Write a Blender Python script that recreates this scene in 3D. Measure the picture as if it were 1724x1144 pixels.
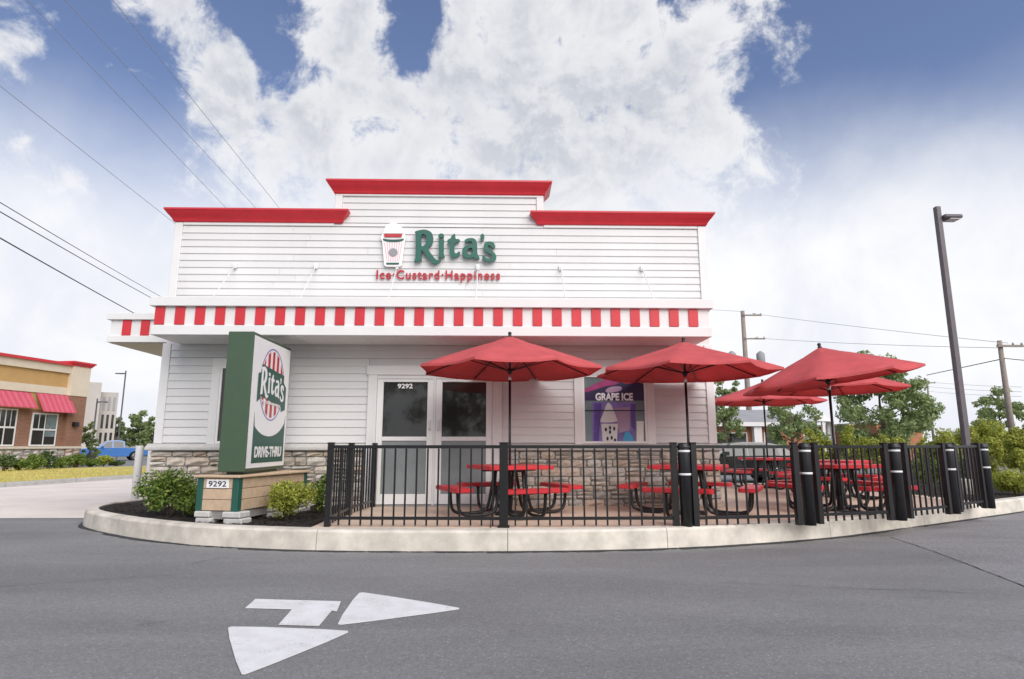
import bpy, bmesh, math, random
import numpy as np
from mathutils import Vector, Matrix
R = math.radians
random.seed(7); rng = np.random.default_rng(7)
sc = bpy.context.scene
for o in list(bpy.data.objects): bpy.data.objects.remove(o)

# ------------------------------------------------------------------ camera
F_PX, PITCH, YAW, EYE = 1025.0, R(9.85), R(1.3), 1.34
IW, IH = 1724.0, 1144.0
cd = bpy.data.cameras.new('camera'); cam = bpy.data.objects.new('camera', cd)
sc.collection.objects.link(cam); sc.camera = cam
cd.sensor_fit = 'HORIZONTAL'; cd.sensor_width = 36.0; cd.lens = 36.0 * F_PX / IW
cd.clip_end = 5000; cd.clip_start = .05
cam.location = (0, 0, EYE); cam.rotation_euler = (R(90) + PITCH, 0, -YAW)
FW = Vector((math.sin(YAW)*math.cos(PITCH), math.cos(YAW)*math.cos(PITCH), math.sin(PITCH)))
RT = Vector((math.cos(YAW), -math.sin(YAW), 0)); UP = RT.cross(FW); CP = Vector((0, 0, EYE))
def ray(x, y): return FW + RT*((x-IW/2)/F_PX) - UP*((y-IH/2)/F_PX)
def at(x, y, Y): d = ray(x, y); return CP + d*(Y/d.y)           # surveyed point at a given depth
def atz(x, y, z): d = ray(x, y); return CP + d*((z-EYE)/d.z)     # surveyed point on a given level

# ------------------------------------------------------------------ sky, sun, exposure
SUN_EL, SUN_AZ = R(40), R(152)          # azimuth clockwise from +Y: behind the camera, to the right
sc.view_settings.view_transform = 'Standard'; sc.view_settings.look = 'None'
sc.view_settings.exposure = 0.92; sc.view_settings.gamma = 1.0
w = bpy.data.worlds.new('World'); sc.world = w; w.use_nodes = True
nt = w.node_tree; nt.nodes.clear()
class G:
    """tiny node-graph helper"""
    def __init__(s, nt): s.nt = nt
    def n(s, t, **k):
        x = s.nt.nodes.new(t)
        for a, v in k.items(): setattr(x, a, v)
        return x
    def put(s, sock, v):
        if isinstance(v, bpy.types.NodeSocket): s.nt.links.new(v, sock)
        else: sock.default_value = v[:3] if (sock.type == 'VECTOR' and len(v) == 4) else v
    def m(s, op, a, b=0.0, c=None, clamp=False):
        x = s.n('ShaderNodeMath', operation=op, use_clamp=clamp)
        s.put(x.inputs[0], a); s.put(x.inputs[1], b)
        if c is not None: s.put(x.inputs[2], c)
        return x.outputs[0]
    def vm(s, op, a, b):
        x = s.n('ShaderNodeVectorMath', operation=op); s.put(x.inputs[0], a); s.put(x.inputs[1], b)
        return x.outputs['Value'] if op == 'DOT_PRODUCT' else x.outputs[0]
    def mr(s, v, a, b, c=0.0, d=1.0, mode='SMOOTHSTEP'):
        x = s.n('ShaderNodeMapRange', interpolation_type=mode, clamp=True) if mode == 'LINEAR' else s.n('ShaderNodeMapRange', interpolation_type=mode)
        s.put(x.inputs['Value'], v)
        for k, q in (('From Min', a), ('From Max', b), ('To Min', c), ('To Max', d)): s.put(x.inputs[k], q)
        return x.outputs[0]
    def mix(s, f, a, b, blend='MIX'):
        x = s.n('ShaderNodeMix', data_type='RGBA', blend_type=blend)
        s.put(x.inputs[0], f); s.put(x.inputs[6], a); s.put(x.inputs[7], b)
        return x.outputs[2]
    def noise(s, v, scale, detail=4.0, rough=.55, dist=0.0):
        x = s.n('ShaderNodeTexNoise'); 
        if v is not None: s.put(x.inputs['Vector'], v)
        x.inputs['Scale'].default_value = scale; x.inputs['Detail'].default_value = detail
        x.inputs['Roughness'].default_value = rough; x.inputs['Distortion'].default_value = dist
        return x.outputs[0]
g = G(nt)
sky = g.n('ShaderNodeTexSky', sky_type='NISHITA', sun_disc=False, sun_elevation=SUN_EL, sun_rotation=SUN_AZ)
sky.air_density = 1.2; sky.dust_density = .6; sky.ozone_density = 2.0
tc = g.n('ShaderNodeTexCoord'); D = tc.outputs['Generated']
sep = g.n('ShaderNodeSeparateXYZ'); g.put(sep.inputs[0], D); dz = sep.outputs[2]
blobs = [ # where cloud masses (+) and clear air (-) stand in the sky: direction, angular radius in degrees, weight
 (5,10,4.2,1.0),(300,10,3.4,1.05),(262,50,3.0,1.0),(236,95,2.6,.95),(335,95,3.6,1.2),(375,135,4.2,1.25),(420,175,4,1.0),(460,235,5,.95),
 (505,20,2.8,.9),(575,40,5,1.15),(595,110,3.6,.95),(500,180,3,.9),(560,215,5.5,1.05),(650,230,5.5,1.05),(750,190,5,1.1),(810,120,5.5,1.1),(840,40,5.5,1.1),
 (940,60,9,1.25),(1060,140,10,1.25),(1190,50,8,1.25),(1275,60,5,1.05),(1230,170,8,1.15),(1345,92,2,.95),(1000,230,10,1.2),(850,260,8,1.1),(1180,270,8,.9),(620,290,8,1.1),
 (130,90,7,-.5),(430,25,3.0,-.75),(180,160,4.5,-.5),(690,40,3.2,-.8),(1540,70,12,-1.3),(1700,60,9,-.8),(1085,80,1.8,-.55),(1130,8,2,-.7),(478,125,2.2,-.8)]
acc = neg = None
wn = g.n('ShaderNodeTexNoise'); g.put(wn.inputs['Vector'], D); wn.inputs['Scale'].default_value = 9; wn.inputs['Detail'].default_value = 5
wv = g.vm('SUBTRACT', wn.outputs['Color'], (.5, .5, .5)); 
sx = g.n('ShaderNodeVectorMath', operation='SCALE'); g.put(sx.inputs[0], wv); sx.inputs['Scale'].default_value = .07
DW = g.n('ShaderNodeVectorMath', operation='NORMALIZE'); g.put(DW.inputs[0], g.vm('ADD', D, sx.outputs[0])); DW = DW.outputs[0]
for (px, py, rad, wt) in blobs:
    c = ray(px, py).normalized()
    d = g.vm('DOT_PRODUCT', DW, tuple(c))
    v = g.mr(d, math.cos(R(rad*1.45)), 1.0, 0, wt)
    if wt > 0: acc = v if acc is None else g.m('SMOOTH_MAX', acc, v, .12)
    else: neg = v if neg is None else g.m('ADD', neg, v)
acc = g.m('ADD', g.m('MINIMUM', acc, 1.2), neg)
big = g.m('MULTIPLY', g.m('SUBTRACT', g.noise(D, 2.2, 3), .5), .5)
def fbm(v, det): return g.m('MULTIPLY', g.m('SUBTRACT', g.noise(v, 13, det, .635, .25), .5), 4.1)
fb = fbm(D, 9)
field = g.m('ADD', g.m('ADD', acc, -.27), g.m('ADD', big, fb))
dens = g.mr(field, -.16, .66)
fb2 = fbm(g.vm('ADD', D, (.008, -.006, .018)), 6)                 # towards the sun: lit flank of each billow
lit = g.mr(g.m('SUBTRACT', fb, fb2), -.7, .6)
thick = g.mr(g.m('ADD', field, g.m('MULTIPLY', g.m('SUBTRACT', g.noise(D, 5, 3, .5), .5), 2.2)), .15, 1.35)
grey = g.m('MULTIPLY', thick, g.m('SUBTRACT', 1.30, lit), clamp=True)
cl = g.mix(grey, (.46, .465, .478, 1), (.315, .33, .362, 1))
blue = g.n('ShaderNodeVectorMath', operation='SCALE'); g.put(blue.inputs[0], g.mix(1.0, sky.outputs[0], (1.0, .90, 1.0, 1), 'MULTIPLY')); blue.inputs['Scale'].default_value = .070
veil = g.mr(g.m('ADD', dz, g.m('MULTIPLY', g.m('SUBTRACT', g.noise(D, 3.2, 6, .55), .5), .16)), .50, .27)
hz = g.mix(g.mr(g.noise(D, 4.5, 8, .6, .4), .36, .66), (.45, .465, .505, 1), (.53, .533, .54, 1))
c1 = g.mix(dens, blue.outputs[0], cl)
c2 = g.mix(veil, c1, hz)
bg = g.n('ShaderNodeBackground'); g.put(bg.inputs[0], c2); bg.inputs[1].default_value = 1.0
wo = g.n('ShaderNodeOutputWorld'); nt.links.new(bg.outputs[0], wo.inputs[0])
sl = bpy.data.lights.new('sun', 'SUN'); sl.energy = 2.0; sl.angle = R(60); sl.color = (1, .95, .88)
so = bpy.data.objects.new('sun', sl); sc.collection.objects.link(so)
sd = Vector((math.sin(SUN_AZ)*math.cos(SUN_EL), math.cos(SUN_AZ)*math.cos(SUN_EL), math.sin(SUN_EL)))
so.rotation_euler = sd.to_track_quat('Z', 'Y').to_euler()

# ------------------------------------------------------------------ materials
MATS = {}
def mat(name, col, rough=.6, var=.12, vscale=3.0, bump=0.0, bscale=60.0, metal=0.0, obj_var=0.0, island=0.0, spec=.5, translucent=0.0, streak=False, cols=None, coat=0.0):
    if name in MATS: return MATS[name]
    m = bpy.data.materials.new(name); m.use_nodes = True; nt = m.node_tree; nt.nodes.clear(); g = G(nt)
    p = g.n('ShaderNodeBsdfPrincipled'); out = g.n('ShaderNodeOutputMaterial'); tc = g.n('ShaderNodeTexCoord')
    geo = g.n('ShaderNodeNewGeometry'); P = geo.outputs['Position']
    c = tuple(col)+(1,)
    base = c
    if cols:
        oi = g.n('ShaderNodeObjectInfo'); rp = g.n('ShaderNodeValToRGB'); rp.color_ramp.interpolation = 'LINEAR'
        g.put(rp.inputs[0], geo.outputs['Random Per Island'] if island else oi.outputs['Random'])
        e = rp.color_ramp.elements
        while len(e) < len(cols): e.new(.5)
        for i, q in enumerate(cols): e[i].position = i/(len(cols)-1); e[i].color = tuple(q)+(1,)
        base = rp.outputs[0]
    if var:
        v = P
        if streak:
            mp = g.n('ShaderNodeMapping'); g.put(mp.inputs[0], P); mp.inputs['Scale'].default_value = (1, 1, .12); v = mp.outputs[0]
        n1 = g.noise(v, vscale, 8, .6)
        f = g.mr(n1, .3, .7, 1-var, 1+var, 'LINEAR')
        k = g.n('ShaderNodeVectorMath', operation='SCALE'); g.put(k.inputs[0], base); g.put(k.inputs['Scale'], f); base = k.outputs[0]
    if obj_var:
        oi = g.n('ShaderNodeObjectInfo'); f = g.mr(oi.outputs['Random'], 0, 1, 1-obj_var, 1+obj_var, 'LINEAR')
        k = g.n('ShaderNodeVectorMath', operation='SCALE'); g.put(k.inputs[0], base); g.put(k.inputs['Scale'], f); base = k.outputs[0]
    if island and not cols:
        f = g.mr(geo.outputs['Random Per Island'], 0, 1, 1-island, 1+island, 'LINEAR')
        k = g.n('ShaderNodeVectorMath', operation='SCALE'); g.put(k.inputs[0], base); g.put(k.inputs['Scale'], f); base = k.outputs[0]
    g.put(p.inputs['Base Color'], base); p.inputs['Roughness'].default_value = rough; p.inputs['Metallic'].default_value = metal
    p.inputs['Specular IOR Level'].default_value = spec
    if coat: p.inputs['Coat Weight'].default_value = coat; p.inputs['Coat Roughness'].default_value = .05
    if bump:
        b = g.n('ShaderNodeBump'); b.inputs['Strength'].default_value = bump; b.inputs['Distance'].default_value = .01
        g.put(b.inputs['Height'], g.noise(P, bscale, 6, .6)); nt.links.new(b.outputs[0], p.inputs['Normal'])
    sh = p.outputs[0]
    if translucent:
        t = g.n('ShaderNodeBsdfTranslucent'); g.put(t.inputs[0], base); mx = g.n('ShaderNodeMixShader'); mx.inputs[0].default_value = translucent
        nt.links.new(sh, mx.inputs[1]); nt.links.new(t.outputs[0], mx.inputs[2]); sh = mx.outputs[0]
    nt.links.new(sh, out.inputs[0]); MATS[name] = m
    return m
mat('siding', (.645, .642, .638), .55, .05, 1.2, .05, 90, obj_var=.025, streak=True)
mat('trim', (.71, .706, .70), .45, .03, 2)
mat('red_paint', (.56, .026, .038), .42, .08, 4)
mat('soffit', (.78, .775, .765), .6, .05, 2)
mat('tan_soffit', (.50, .44, .31), .7, .06, 2)
mat('green_letter', (.012, .105, .075), .4, .05, 5)
mat('red_letter', (.42, .014, .03), .4, .05, 5)
mat('stone', (.4, .36, .3), .85, .22, 14, .8, 45, cols=[(.33,.32,.31),(.52,.44,.35),(.44,.42,.40),(.58,.51,.43),(.40,.35,.30),(.54,.52,.48),(.50,.39,.30),(.60,.57,.52)])
mat('mortar', (.27, .255, .24), .95, .15, 20, .5, 60)
mat('cap_stone', (.50, .49, .47), .8, .1, 8, .3, 60)
mat('dark_glass', (.030, .032, .030), .04, .3, 1.5, spec=.6)
mat('low_glass', (.22, .245, .25), .12, .15, 2.0, spec=.6)
mat('alu_white', (.78, .78, .77), .35, .03, 2)
mat('black_metal', (.010, .010, .011), .32, .2, 6, .04, 120)
mat('bollard_black', (.014, .014, .016), .38, .25, 6, .05, 80)
mat('white_band', (.72, .72, .72), .4, .05, 8)
mat('plastisol', (.60, .03, .04), .38, .07, 8)
mat('canvas', (.73, .15, .155), .8, .10, 3, .25, 420, translucent=.42)
mat('umbrella_metal', (.012, .012, .013), .4, .1, 6)
mat('steel', (.5, .5, .5), .3, .1, 6, metal=1)
mat('sign_green', (.050, .088, .050), .4, .06, 5, .03, 60)
mat('sign_white', (.82, .82, .82), .35, .02, 3)
mat('print_red', (.47, .022, .032), .4, .04, 4)
mat('base_tan', (.50, .37, .25), .75, .12, 10, .25, 60, obj_var=.06)
mat('sign_post', (.014, .085, .062), .45, .08, 6)
mat('kerb', (.60, .555, .48), .85, .24, 3.2, .4, 70, obj_var=.04)
mat('patio', (.64, .51, .39), .85, .12, 2.5, .25, 60)
mat('drive', (.72, .65, .58), .85, .10, .8, .2, 60, obj_var=.03)
mat('lot_kerb', (.40, .39, .37), .85, .16, 3, .2, 40)
mat('mulch', (.020, .016, .014), .95, .5, 25, 1.0, 40)
mat('mulch_chip', (.03, .022, .018), .9, .0, 3, cols=[(.010,.009,.008),(.035,.026,.020),(.02,.016,.013),(.06,.045,.035)], island=1)
def worn_paint():
    m = bpy.data.materials.new('paint'); m.use_nodes = True; nt = m.node_tree; nt.nodes.clear(); g = G(nt)
    p = g.n('ShaderNodeBsdfPrincipled'); out = g.n('ShaderNodeOutputMaterial'); P = g.n('ShaderNodeNewGeometry').outputs['Position']
    scuff = g.m('MULTIPLY', g.mr(g.noise(P, 70, 5, .7), .50, .66), g.mr(g.noise(P, 3.5, 6, .6, .4), .42, .68))
    dirt = g.mr(g.noise(P, 5, 6, .6), .3, .7)
    c = g.mix(dirt, (.66, .655, .64, 1), (.76, .76, .755, 1)); c = g.mix(g.m('MULTIPLY', scuff, .75), c, (.22, .215, .21, 1))
    g.put(p.inputs['Base Color'], c); p.inputs['Roughness'].default_value = .75
    b = g.n('ShaderNodeBump'); b.inputs['Strength'].default_value = .4; b.inputs['Distance'].default_value = .006
    g.put(b.inputs['Height'], g.noise(P, 150, 4, .7)); nt.links.new(b.outputs[0], p.inputs['Normal'])
    nt.links.new(p.outputs[0], out.inputs[0]); MATS['paint'] = m
worn_paint()
mat('lawn', (.50, .42, .12), .95, .25, .6, .8, 20)
mat('grass_blade', (.2, .2, .05), .8, 0, island=1, cols=[(.32,.33,.06),(.56,.47,.13),(.44,.40,.09),(.62,.54,.18)])
mat('field', (.10, .13, .05), .95, .25, .05)
def leafm(n, cols, tr=.3): return mat(n, (0,0,0), .6, 0, island=1, cols=cols, translucent=tr, spec=.3)
leafm('leaf_green', [(.07,.13,.025),(.18,.26,.045),(.11,.18,.035),(.27,.33,.07)])
leafm('leaf_lime', [(.24,.31,.04),(.50,.50,.09),(.17,.24,.03),(.58,.57,.13)], .38)
leafm('leaf_dark', [(.06,.10,.04),(.12,.18,.06),(.08,.135,.045),(.16,.22,.08)])
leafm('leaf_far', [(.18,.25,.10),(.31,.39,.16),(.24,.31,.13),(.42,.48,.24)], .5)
leafm('leaf_hedge', [(.27,.34,.06),(.56,.55,.10),(.20,.27,.05),(.64,.61,.15)], .4)
mat('bark', (.11, .085, .06), .9, .3, 10, .6, 30)
mat('pole_grey', (.115, .10, .11), .5, .1, 5)
mat('pole_wood', (.25, .21, .18), .9, .2, 6, .4, 20)
mat('wire_m', (.02, .02, .022), .6, 0)
mat('wire_thin', (.32, .34, .38), .6, 0)
mat('eifs', (.46, .29, .12), .9, .08, 2, .15, 60)
mat('eifs_cream', (.60, .53, .43), .9, .06, 2, .1, 60)
mat('awning_red', (.52, .075, .12), .6, .06, 3)
mat('awning_stripe', (.55, .12, .16), .6, .06, 3)
mat('fieldstone', (.36, .28, .22), .9, .2, 6, .6, 20, cols=[(.40,.29,.21),(.30,.22,.17),(.46,.38,.31),(.36,.25,.18)])
mat('beige_far', (.44, .41, .37), .9, .08, .6)
mat('white_far', (.66, .65, .63), .8, .06, .6)
mat('roof_grey', (.30, .30, .31), .9, .1, .6)
mat('car_black', (.012, .012, .014), .18, .1, 3, coat=1)
mat('car_blue', (.035, .15, .42), .25, .05, 3, coat=1)
mat('car_glass', (.02, .025, .03), .05, 0, spec=.7)
mat('tyre', (.015, .015, .015), .8, .1, 8)
mat('chrome', (.55, .55, .56), .25, .05, 8, metal=.9)
mat('lamp_white', (.75, .75, .72), .3, 0)
mat('lamp_red', (.4, .02, .02), .3, 0)
mat('poster_purple', (.11, .05, .28), .35, .35, 5)
mat('poster_light', (.20, .15, .42), .35, .3, 4)
mat('poster_dark', (.025, .015, .07), .35, .2, 5)
mat('poster_blue', (.05, .36, .62), .35, .1, 6)
mat('poster_white', (.72, .74, .70), .4, .06, 8)
mat('poster_magenta', (.34, .03, .16), .35, .2, 6)
mat('poster_glassy', (.16, .21, .22), .1, .25, 3)
mat('cup_line', (.72, .42, .45), .4, .03, 3)
mat('poster_pink', (.40, .28, .40), .4, .1, 5)
# brick for the neighbour: courses small at that distance
def brick_mat(name, a, b, mo, sc_):
    m = bpy.data.materials.new(name); m.use_nodes = True; nt = m.node_tree; nt.nodes.clear(); g = G(nt)
    p = g.n('ShaderNodeBsdfPrincipled'); out = g.n('ShaderNodeOutputMaterial'); tcn = g.n('ShaderNodeTexCoord')
    mp = g.n('ShaderNodeMapping'); g.put(mp.inputs[0], tcn.outputs['Object']); mp.inputs['Rotation'].default_value = (R(90), 0, 0)
    bt = g.n('ShaderNodeTexBrick'); g.put(bt.inputs['Vector'], mp.outputs[0]); bt.inputs['Scale'].default_value = sc_
    bt.inputs['Color1'].default_value = a+(1,); bt.inputs['Color2'].default_value = b+(1,); bt.inputs['Mortar'].default_value = mo+(1,)
    bt.inputs['Mortar Size'].default_value = .012
    c = g.mix(g.mr(g.noise(tcn.outputs['Object'], 1.2, 6), .3, .7), bt.outputs[0], (a[0]*.8, a[1]*.8, a[2]*.8, 1)); 
    c = g.mix(.6, bt.outputs[0], c)
    g.put(p.inputs['Base Color'], c); p.inputs['Roughness'].default_value = .9
    nt.links.new(p.outputs[0], out.inputs[0]); MATS[name] = m
brick_mat('brick', (.27, .135, .085), (.22, .10, .065), (.33, .27, .22), 2.2)
brick_mat('brick_orange', (.42, .17, .08), (.36, .14, .07), (.40, .30, .22), 1.6)
def asphalt(name, base, contrast):
    m = bpy.data.materials.new(name); m.use_nodes = True; nt = m.node_tree; nt.nodes.clear(); g = G(nt)
    p = g.n('ShaderNodeBsdfPrincipled'); out = g.n('ShaderNodeOutputMaterial'); P = g.n('ShaderNodeNewGeometry').outputs['Position']
    vo = g.n('ShaderNodeTexVoronoi'); g.put(vo.inputs['Vector'], P); vo.inputs['Scale'].default_value = 95
    sv = g.n('ShaderNodeSeparateColor'); g.put(sv.inputs[0], vo.outputs['Color'])
    fine = g.mr(sv.outputs[0], 0, 1, 1-contrast, 1+contrast, 'LINEAR')                      # stone chips
    mid = g.mr(g.noise(P, 22, 5, .65), .3, .7, .90, 1.10, 'LINEAR')
    mp = g.n('ShaderNodeMapping'); g.put(mp.inputs[0], P); mp.inputs['Scale'].default_value = (.25, 1.1, 1); mp.inputs['Rotation'].default_value = (0, 0, R(-8))
    wide = g.mr(g.noise(mp.outputs[0], .75, 6, .6, .5), .3, .7, .80, 1.16, 'LINEAR')
    st = g.m('MULTIPLY', g.mr(g.noise(P, 1.7, 7, .62, .6), .60, .74), g.mr(g.noise(P, .5, 2), .45, .6))       # drips and scuffs
    f = g.m('MULTIPLY', g.m('MULTIPLY', fine, mid), wide); f = g.m('MULTIPLY', f, g.m('SUBTRACT', 1.0, g.m('MULTIPLY', st, .30)))
    lg = g.mr(sv.outputs[1], .965, .985, 0, .55); f = g.m('ADD', f, lg)                      # a few pale chips
    k = g.n('ShaderNodeVectorMath', operation='SCALE'); k.inputs[0].default_value = base; g.put(k.inputs['Scale'], f)
    g.put(p.inputs['Base Color'], k.outputs[0])
    g.put(p.inputs['Roughness'], g.mr(g.noise(P, 1.1, 5), .3, .7, .62, .84, 'LINEAR')); p.inputs['Specular IOR Level'].default_value = .35
    b = g.n('ShaderNodeBump'); b.inputs['Strength'].default_value = .5; b.inputs['Distance'].default_value = .006
    g.put(b.inputs['Height'], g.noise(P, 170, 4, .7)); nt.links.new(b.outputs[0], p.inputs['Normal'])
    nt.links.new(p.outputs[0], out.inputs[0]); MATS[name] = m
asphalt('asphalt', (.208, .207, .204), .18)
asphalt('asphalt_old', (.232, .228, .226), .32)
asphalt('asphalt_crack', (.04, .04, .042), .3)

# ------------------------------------------------------------------ mesh helpers
COL = sc.collection
def box(bm, x0, x1, y0, y1, z0, z1, bev=0.0, rot=None):
    vs = [bm.verts.new((x, y, z)) for z in (z0, z1) for y in (y0, y1) for x in (x0, x1)]
    fs = [bm.faces.new([vs[i] for i in f]) for f in ((0,2,3,1),(4,5,7,6),(0,1,5,4),(2,6,7,3),(0,4,6,2),(1,3,7,5))]
    if bev:
        es = list({e for f in fs for e in f.edges})
        bmesh.ops.bevel(bm, geom=es, offset=bev, segments=1, affect='EDGES')
    return vs
def prism(bm, pts, d0, d1, axis='Y'):
    """polygon pts (u,v) extruded: axis Y -> (u, d, v); axis X -> (d, u, v); axis Z -> (u, v, d)"""
    f = {'Y': lambda u, v, d: (u, d, v), 'X': lambda u, v, d: (d, u, v), 'Z': lambda u, v, d: (u, v, d)}[axis]
    a = [bm.verts.new(f(u, v, d0)) for u, v in pts]; b = [bm.verts.new(f(u, v, d1)) for u, v in pts]
    n = len(pts); bm.faces.new(a); bm.faces.new(b[::-1])
    for i in range(n): bm.faces.new((a[i], b[i], b[(i+1) % n], a[(i+1) % n]))
def tube(bm, pts, r, seg=8, cap=True):
    pts = [Vector(p) for p in pts]; rings = []
    rs = r if isinstance(r, (list, tuple)) else [r]*len(pts)
    prev = None
    for i, p in enumerate(pts):
        t = (pts[min(i+1, len(pts)-1)] - pts[max(i-1, 0)]).normalized()
        if prev is None: a = t.orthogonal().normalized()
        else:
            a = prev - t*prev.dot(t); a = a.normalized() if a.length > 1e-6 else t.orthogonal().normalized()
        prev = a; b = t.cross(a)
        rings.append([bm.verts.new(p + (a*math.cos(2*math.pi*k/seg) + b*math.sin(2*math.pi*k/seg))*rs[i]) for k in range(seg)])
    for i in range(len(rings)-1):
        for k in range(seg):
            f = bm.faces.new((rings[i][k], rings[i][(k+1) % seg], rings[i+1][(k+1) % seg], rings[i+1][k])); f.smooth = True
    if cap: bm.faces.new(rings[0][::-1]); bm.faces.new(rings[-1])
def lathe(bm, prof, seg=20, c=(0, 0, 0), axis='Z'):
    rings = []
    for r, z in prof:
        ring = []
        for k in range(seg):
            a = 2*math.pi*k/seg; u, v = r*math.cos(a), r*math.sin(a)
            ring.append(bm.verts.new((c[0]+u, c[1]+v, c[2]+z) if axis == 'Z' else (c[0]+u, c[1]+z, c[2]+v)))
        rings.append(ring)
    for i in range(len(rings)-1):
        for k in range(seg):
            f = bm.faces.new((rings[i][k], rings[i][(k+1) % seg], rings[i+1][(k+1) % seg], rings[i+1][k])); f.smooth = True
    bm.faces.new(rings[0][::-1]); bm.faces.new(rings[-1])
def mesh(bm, name):
    bmesh.ops.recalc_face_normals(bm, faces=bm.faces[:]); me = bpy.data.meshes.new(name); bm.to_mesh(me); bm.free(); return me
def link(name, me, m, parent=None):
    o = bpy.data.objects.new(name, me); COL.objects.link(o)
    if me is not None and m and not me.materials: me.materials.append(MATS[m])
    if parent: o.parent = parent
    return o
def obj(name, bm, m, parent=None): return link(name, mesh(bm, name), m, parent)
def B(name, m, parent, *boxes, bev=0.0):
    bm = bmesh.new()
    for b in boxes: box(bm, *b, bev=bev)
    return obj(name, bm, m, parent)
def tag(o, label, cat, group=None, kind=None):
    if label: o['label'] = label
    if cat: o['category'] = cat
    if group: o['group'] = group
    if kind: o['kind'] = kind
    return o
def struct(o, label=None):
    o['kind'] = 'structure'
    if label: o['label'] = label
    return o
def thing(name, label, cat, loc=(0, 0, 0), rz=0.0, group=None):
    o = bpy.data.objects.new(name, None); COL.objects.link(o); o.location = loc; o.rotation_euler = (0, 0, rz)
    o.empty_display_size = .2
    return tag(o, label, cat, group)
def copy_tree(o, parent=None):
    c = o.copy(); COL.objects.link(c); c.parent = parent
    for ch in list(o.children): copy_tree(ch, c)
    return c
def sheet(name, pts, z, m):
    bm = bmesh.new(); vs = [bm.verts.new((p[0], p[1], p[2] if len(p) > 2 else z)) for p in pts]
    f = bm.faces.new(vs); bmesh.ops.triangulate(bm, faces=[f]); bmesh.ops.recalc_face_normals(bm, faces=bm.faces[:])
    if bm.faces and sum(f.normal.z for f in bm.faces) < 0: bmesh.ops.reverse_faces(bm, faces=bm.faces[:])
    me = bpy.data.meshes.new(name); bm.to_mesh(me); bm.free(); return link(name, me, m)
def chaikin(pts, n=1):
    for _ in range(n):
        q = []
        for i in range(len(pts)):
            a, b = pts[i], pts[(i+1) % len(pts)]
            q += [(a[0]*.75+b[0]*.25, a[1]*.75+b[1]*.25), (a[0]*.25+b[0]*.75, a[1]*.25+b[1]*.75)]
        pts = q
    return pts
def loops_mesh(loops, ext):
    """closed 2-D loops (outer and holes) -> filled slab mesh, in its own XY plane"""
    cu = bpy.data.curves.new('c', 'CURVE'); cu.dimensions = '2D'; cu.fill_mode = 'BOTH'; cu.extrude = ext
    for lp in loops:
        s = cu.splines.new('POLY'); s.points.add(len(lp)-1); s.use_cyclic_u = True
        for p, (x, y) in zip(s.points, lp): p.co = (x, y, 0, 1)
    o = bpy.data.objects.new('c', cu); COL.objects.link(o); bpy.context.view_layer.update()
    me = bpy.data.meshes.new_from_object(o.evaluated_get(bpy.context.evaluated_depsgraph_get()))
    bpy.data.objects.remove(o); bpy.data.curves.remove(cu); return me
def text_mesh(s, size, ext, off=0.0, spacing=1.0, align='LEFT'):
    cu = bpy.data.curves.new('t', 'FONT'); cu.body = s; cu.size = size; cu.extrude = ext; cu.offset = off
    cu.space_character = spacing; cu.align_x = align; cu.resolution_u = 4
    o = bpy.data.objects.new('t', cu); COL.objects.link(o); bpy.context.view_layer.update()
    me = bpy.data.meshes.new_from_object(o.evaluated_get(bpy.context.evaluated_depsgraph_get()))
    bpy.data.objects.remove(o); bpy.data.curves.remove(cu); me.materials.clear(); return me
def place(me, O, U, V, fit=None):
    """map a flat XY mesh into space: x along U, y along V, thickness along UxV; fit=(width,height) rescales its box"""
    co = np.empty(len(me.vertices)*3); me.vertices.foreach_get('co', co); co = co.reshape(-1, 3)
    if fit:
        mn, mx = co.min(0), co.max(0); co[:, 0] = (co[:, 0]-mn[0])/(mx[0]-mn[0])*fit[0]; co[:, 1] = (co[:, 1]-mn[1])/(mx[1]-mn[1])*fit[1]
    U, V, O = np.array(U, float), np.array(V, float), np.array(O, float); N = np.cross(U, V)
    me.vertices.foreach_set('co', (O + co[:, :1]*U + co[:, 1:2]*V + co[:, 2:]*N).ravel()); me.update(); me.materials.clear(); return me
def split_letters(me):
    bm = bmesh.new(); bm.from_mesh(me); seen = set(); isl = []
    for v in bm.verts:
        if v in seen: continue
        st = [v]; seen.add(v); grp = []
        while st:
            a = st.pop(); grp.append(a)
            for e in a.link_edges:
                b = e.other_vert(a)
                if b not in seen: seen.add(b); st.append(b)
        isl.append(grp)
    isl.sort(key=lambda q: min(v.co.x for v in q)); out = []
    for q in isl:
        a, b = min(v.co.x for v in q), max(v.co.x for v in q)
        if out and a < out[-1][1] - .3*(b-a): out[-1][2].extend(q); out[-1][1] = max(out[-1][1], b)
        else: out.append([a, b, list(q)])
    res = []
    for a, b, q in out:
        ix = {v: i for i, v in enumerate(q)}
        fs = [[ix[v] for v in f.verts] for f in bm.faces if f.verts[0] in ix]
        m2 = bpy.data.meshes.new('letter'); m2.from_pydata([tuple(v.co) for v in q], [], fs); res.append(m2)
    bm.free(); return res
def catmull(P, n=6):
    P = [Vector(p) for p in P]; out = []
    for i in range(len(P)-1):
        a, b, c, d = P[max(i-1, 0)], P[i], P[i+1], P[min(i+2, len(P)-1)]
        for k in range(n):
            t = k/n; out.append(.5*((2*b)+(c-a)*t+(2*a-5*b+4*c-d)*t*t+(3*b-a-3*c+d)*t**3))
    return out + [P[-1]]
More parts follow.
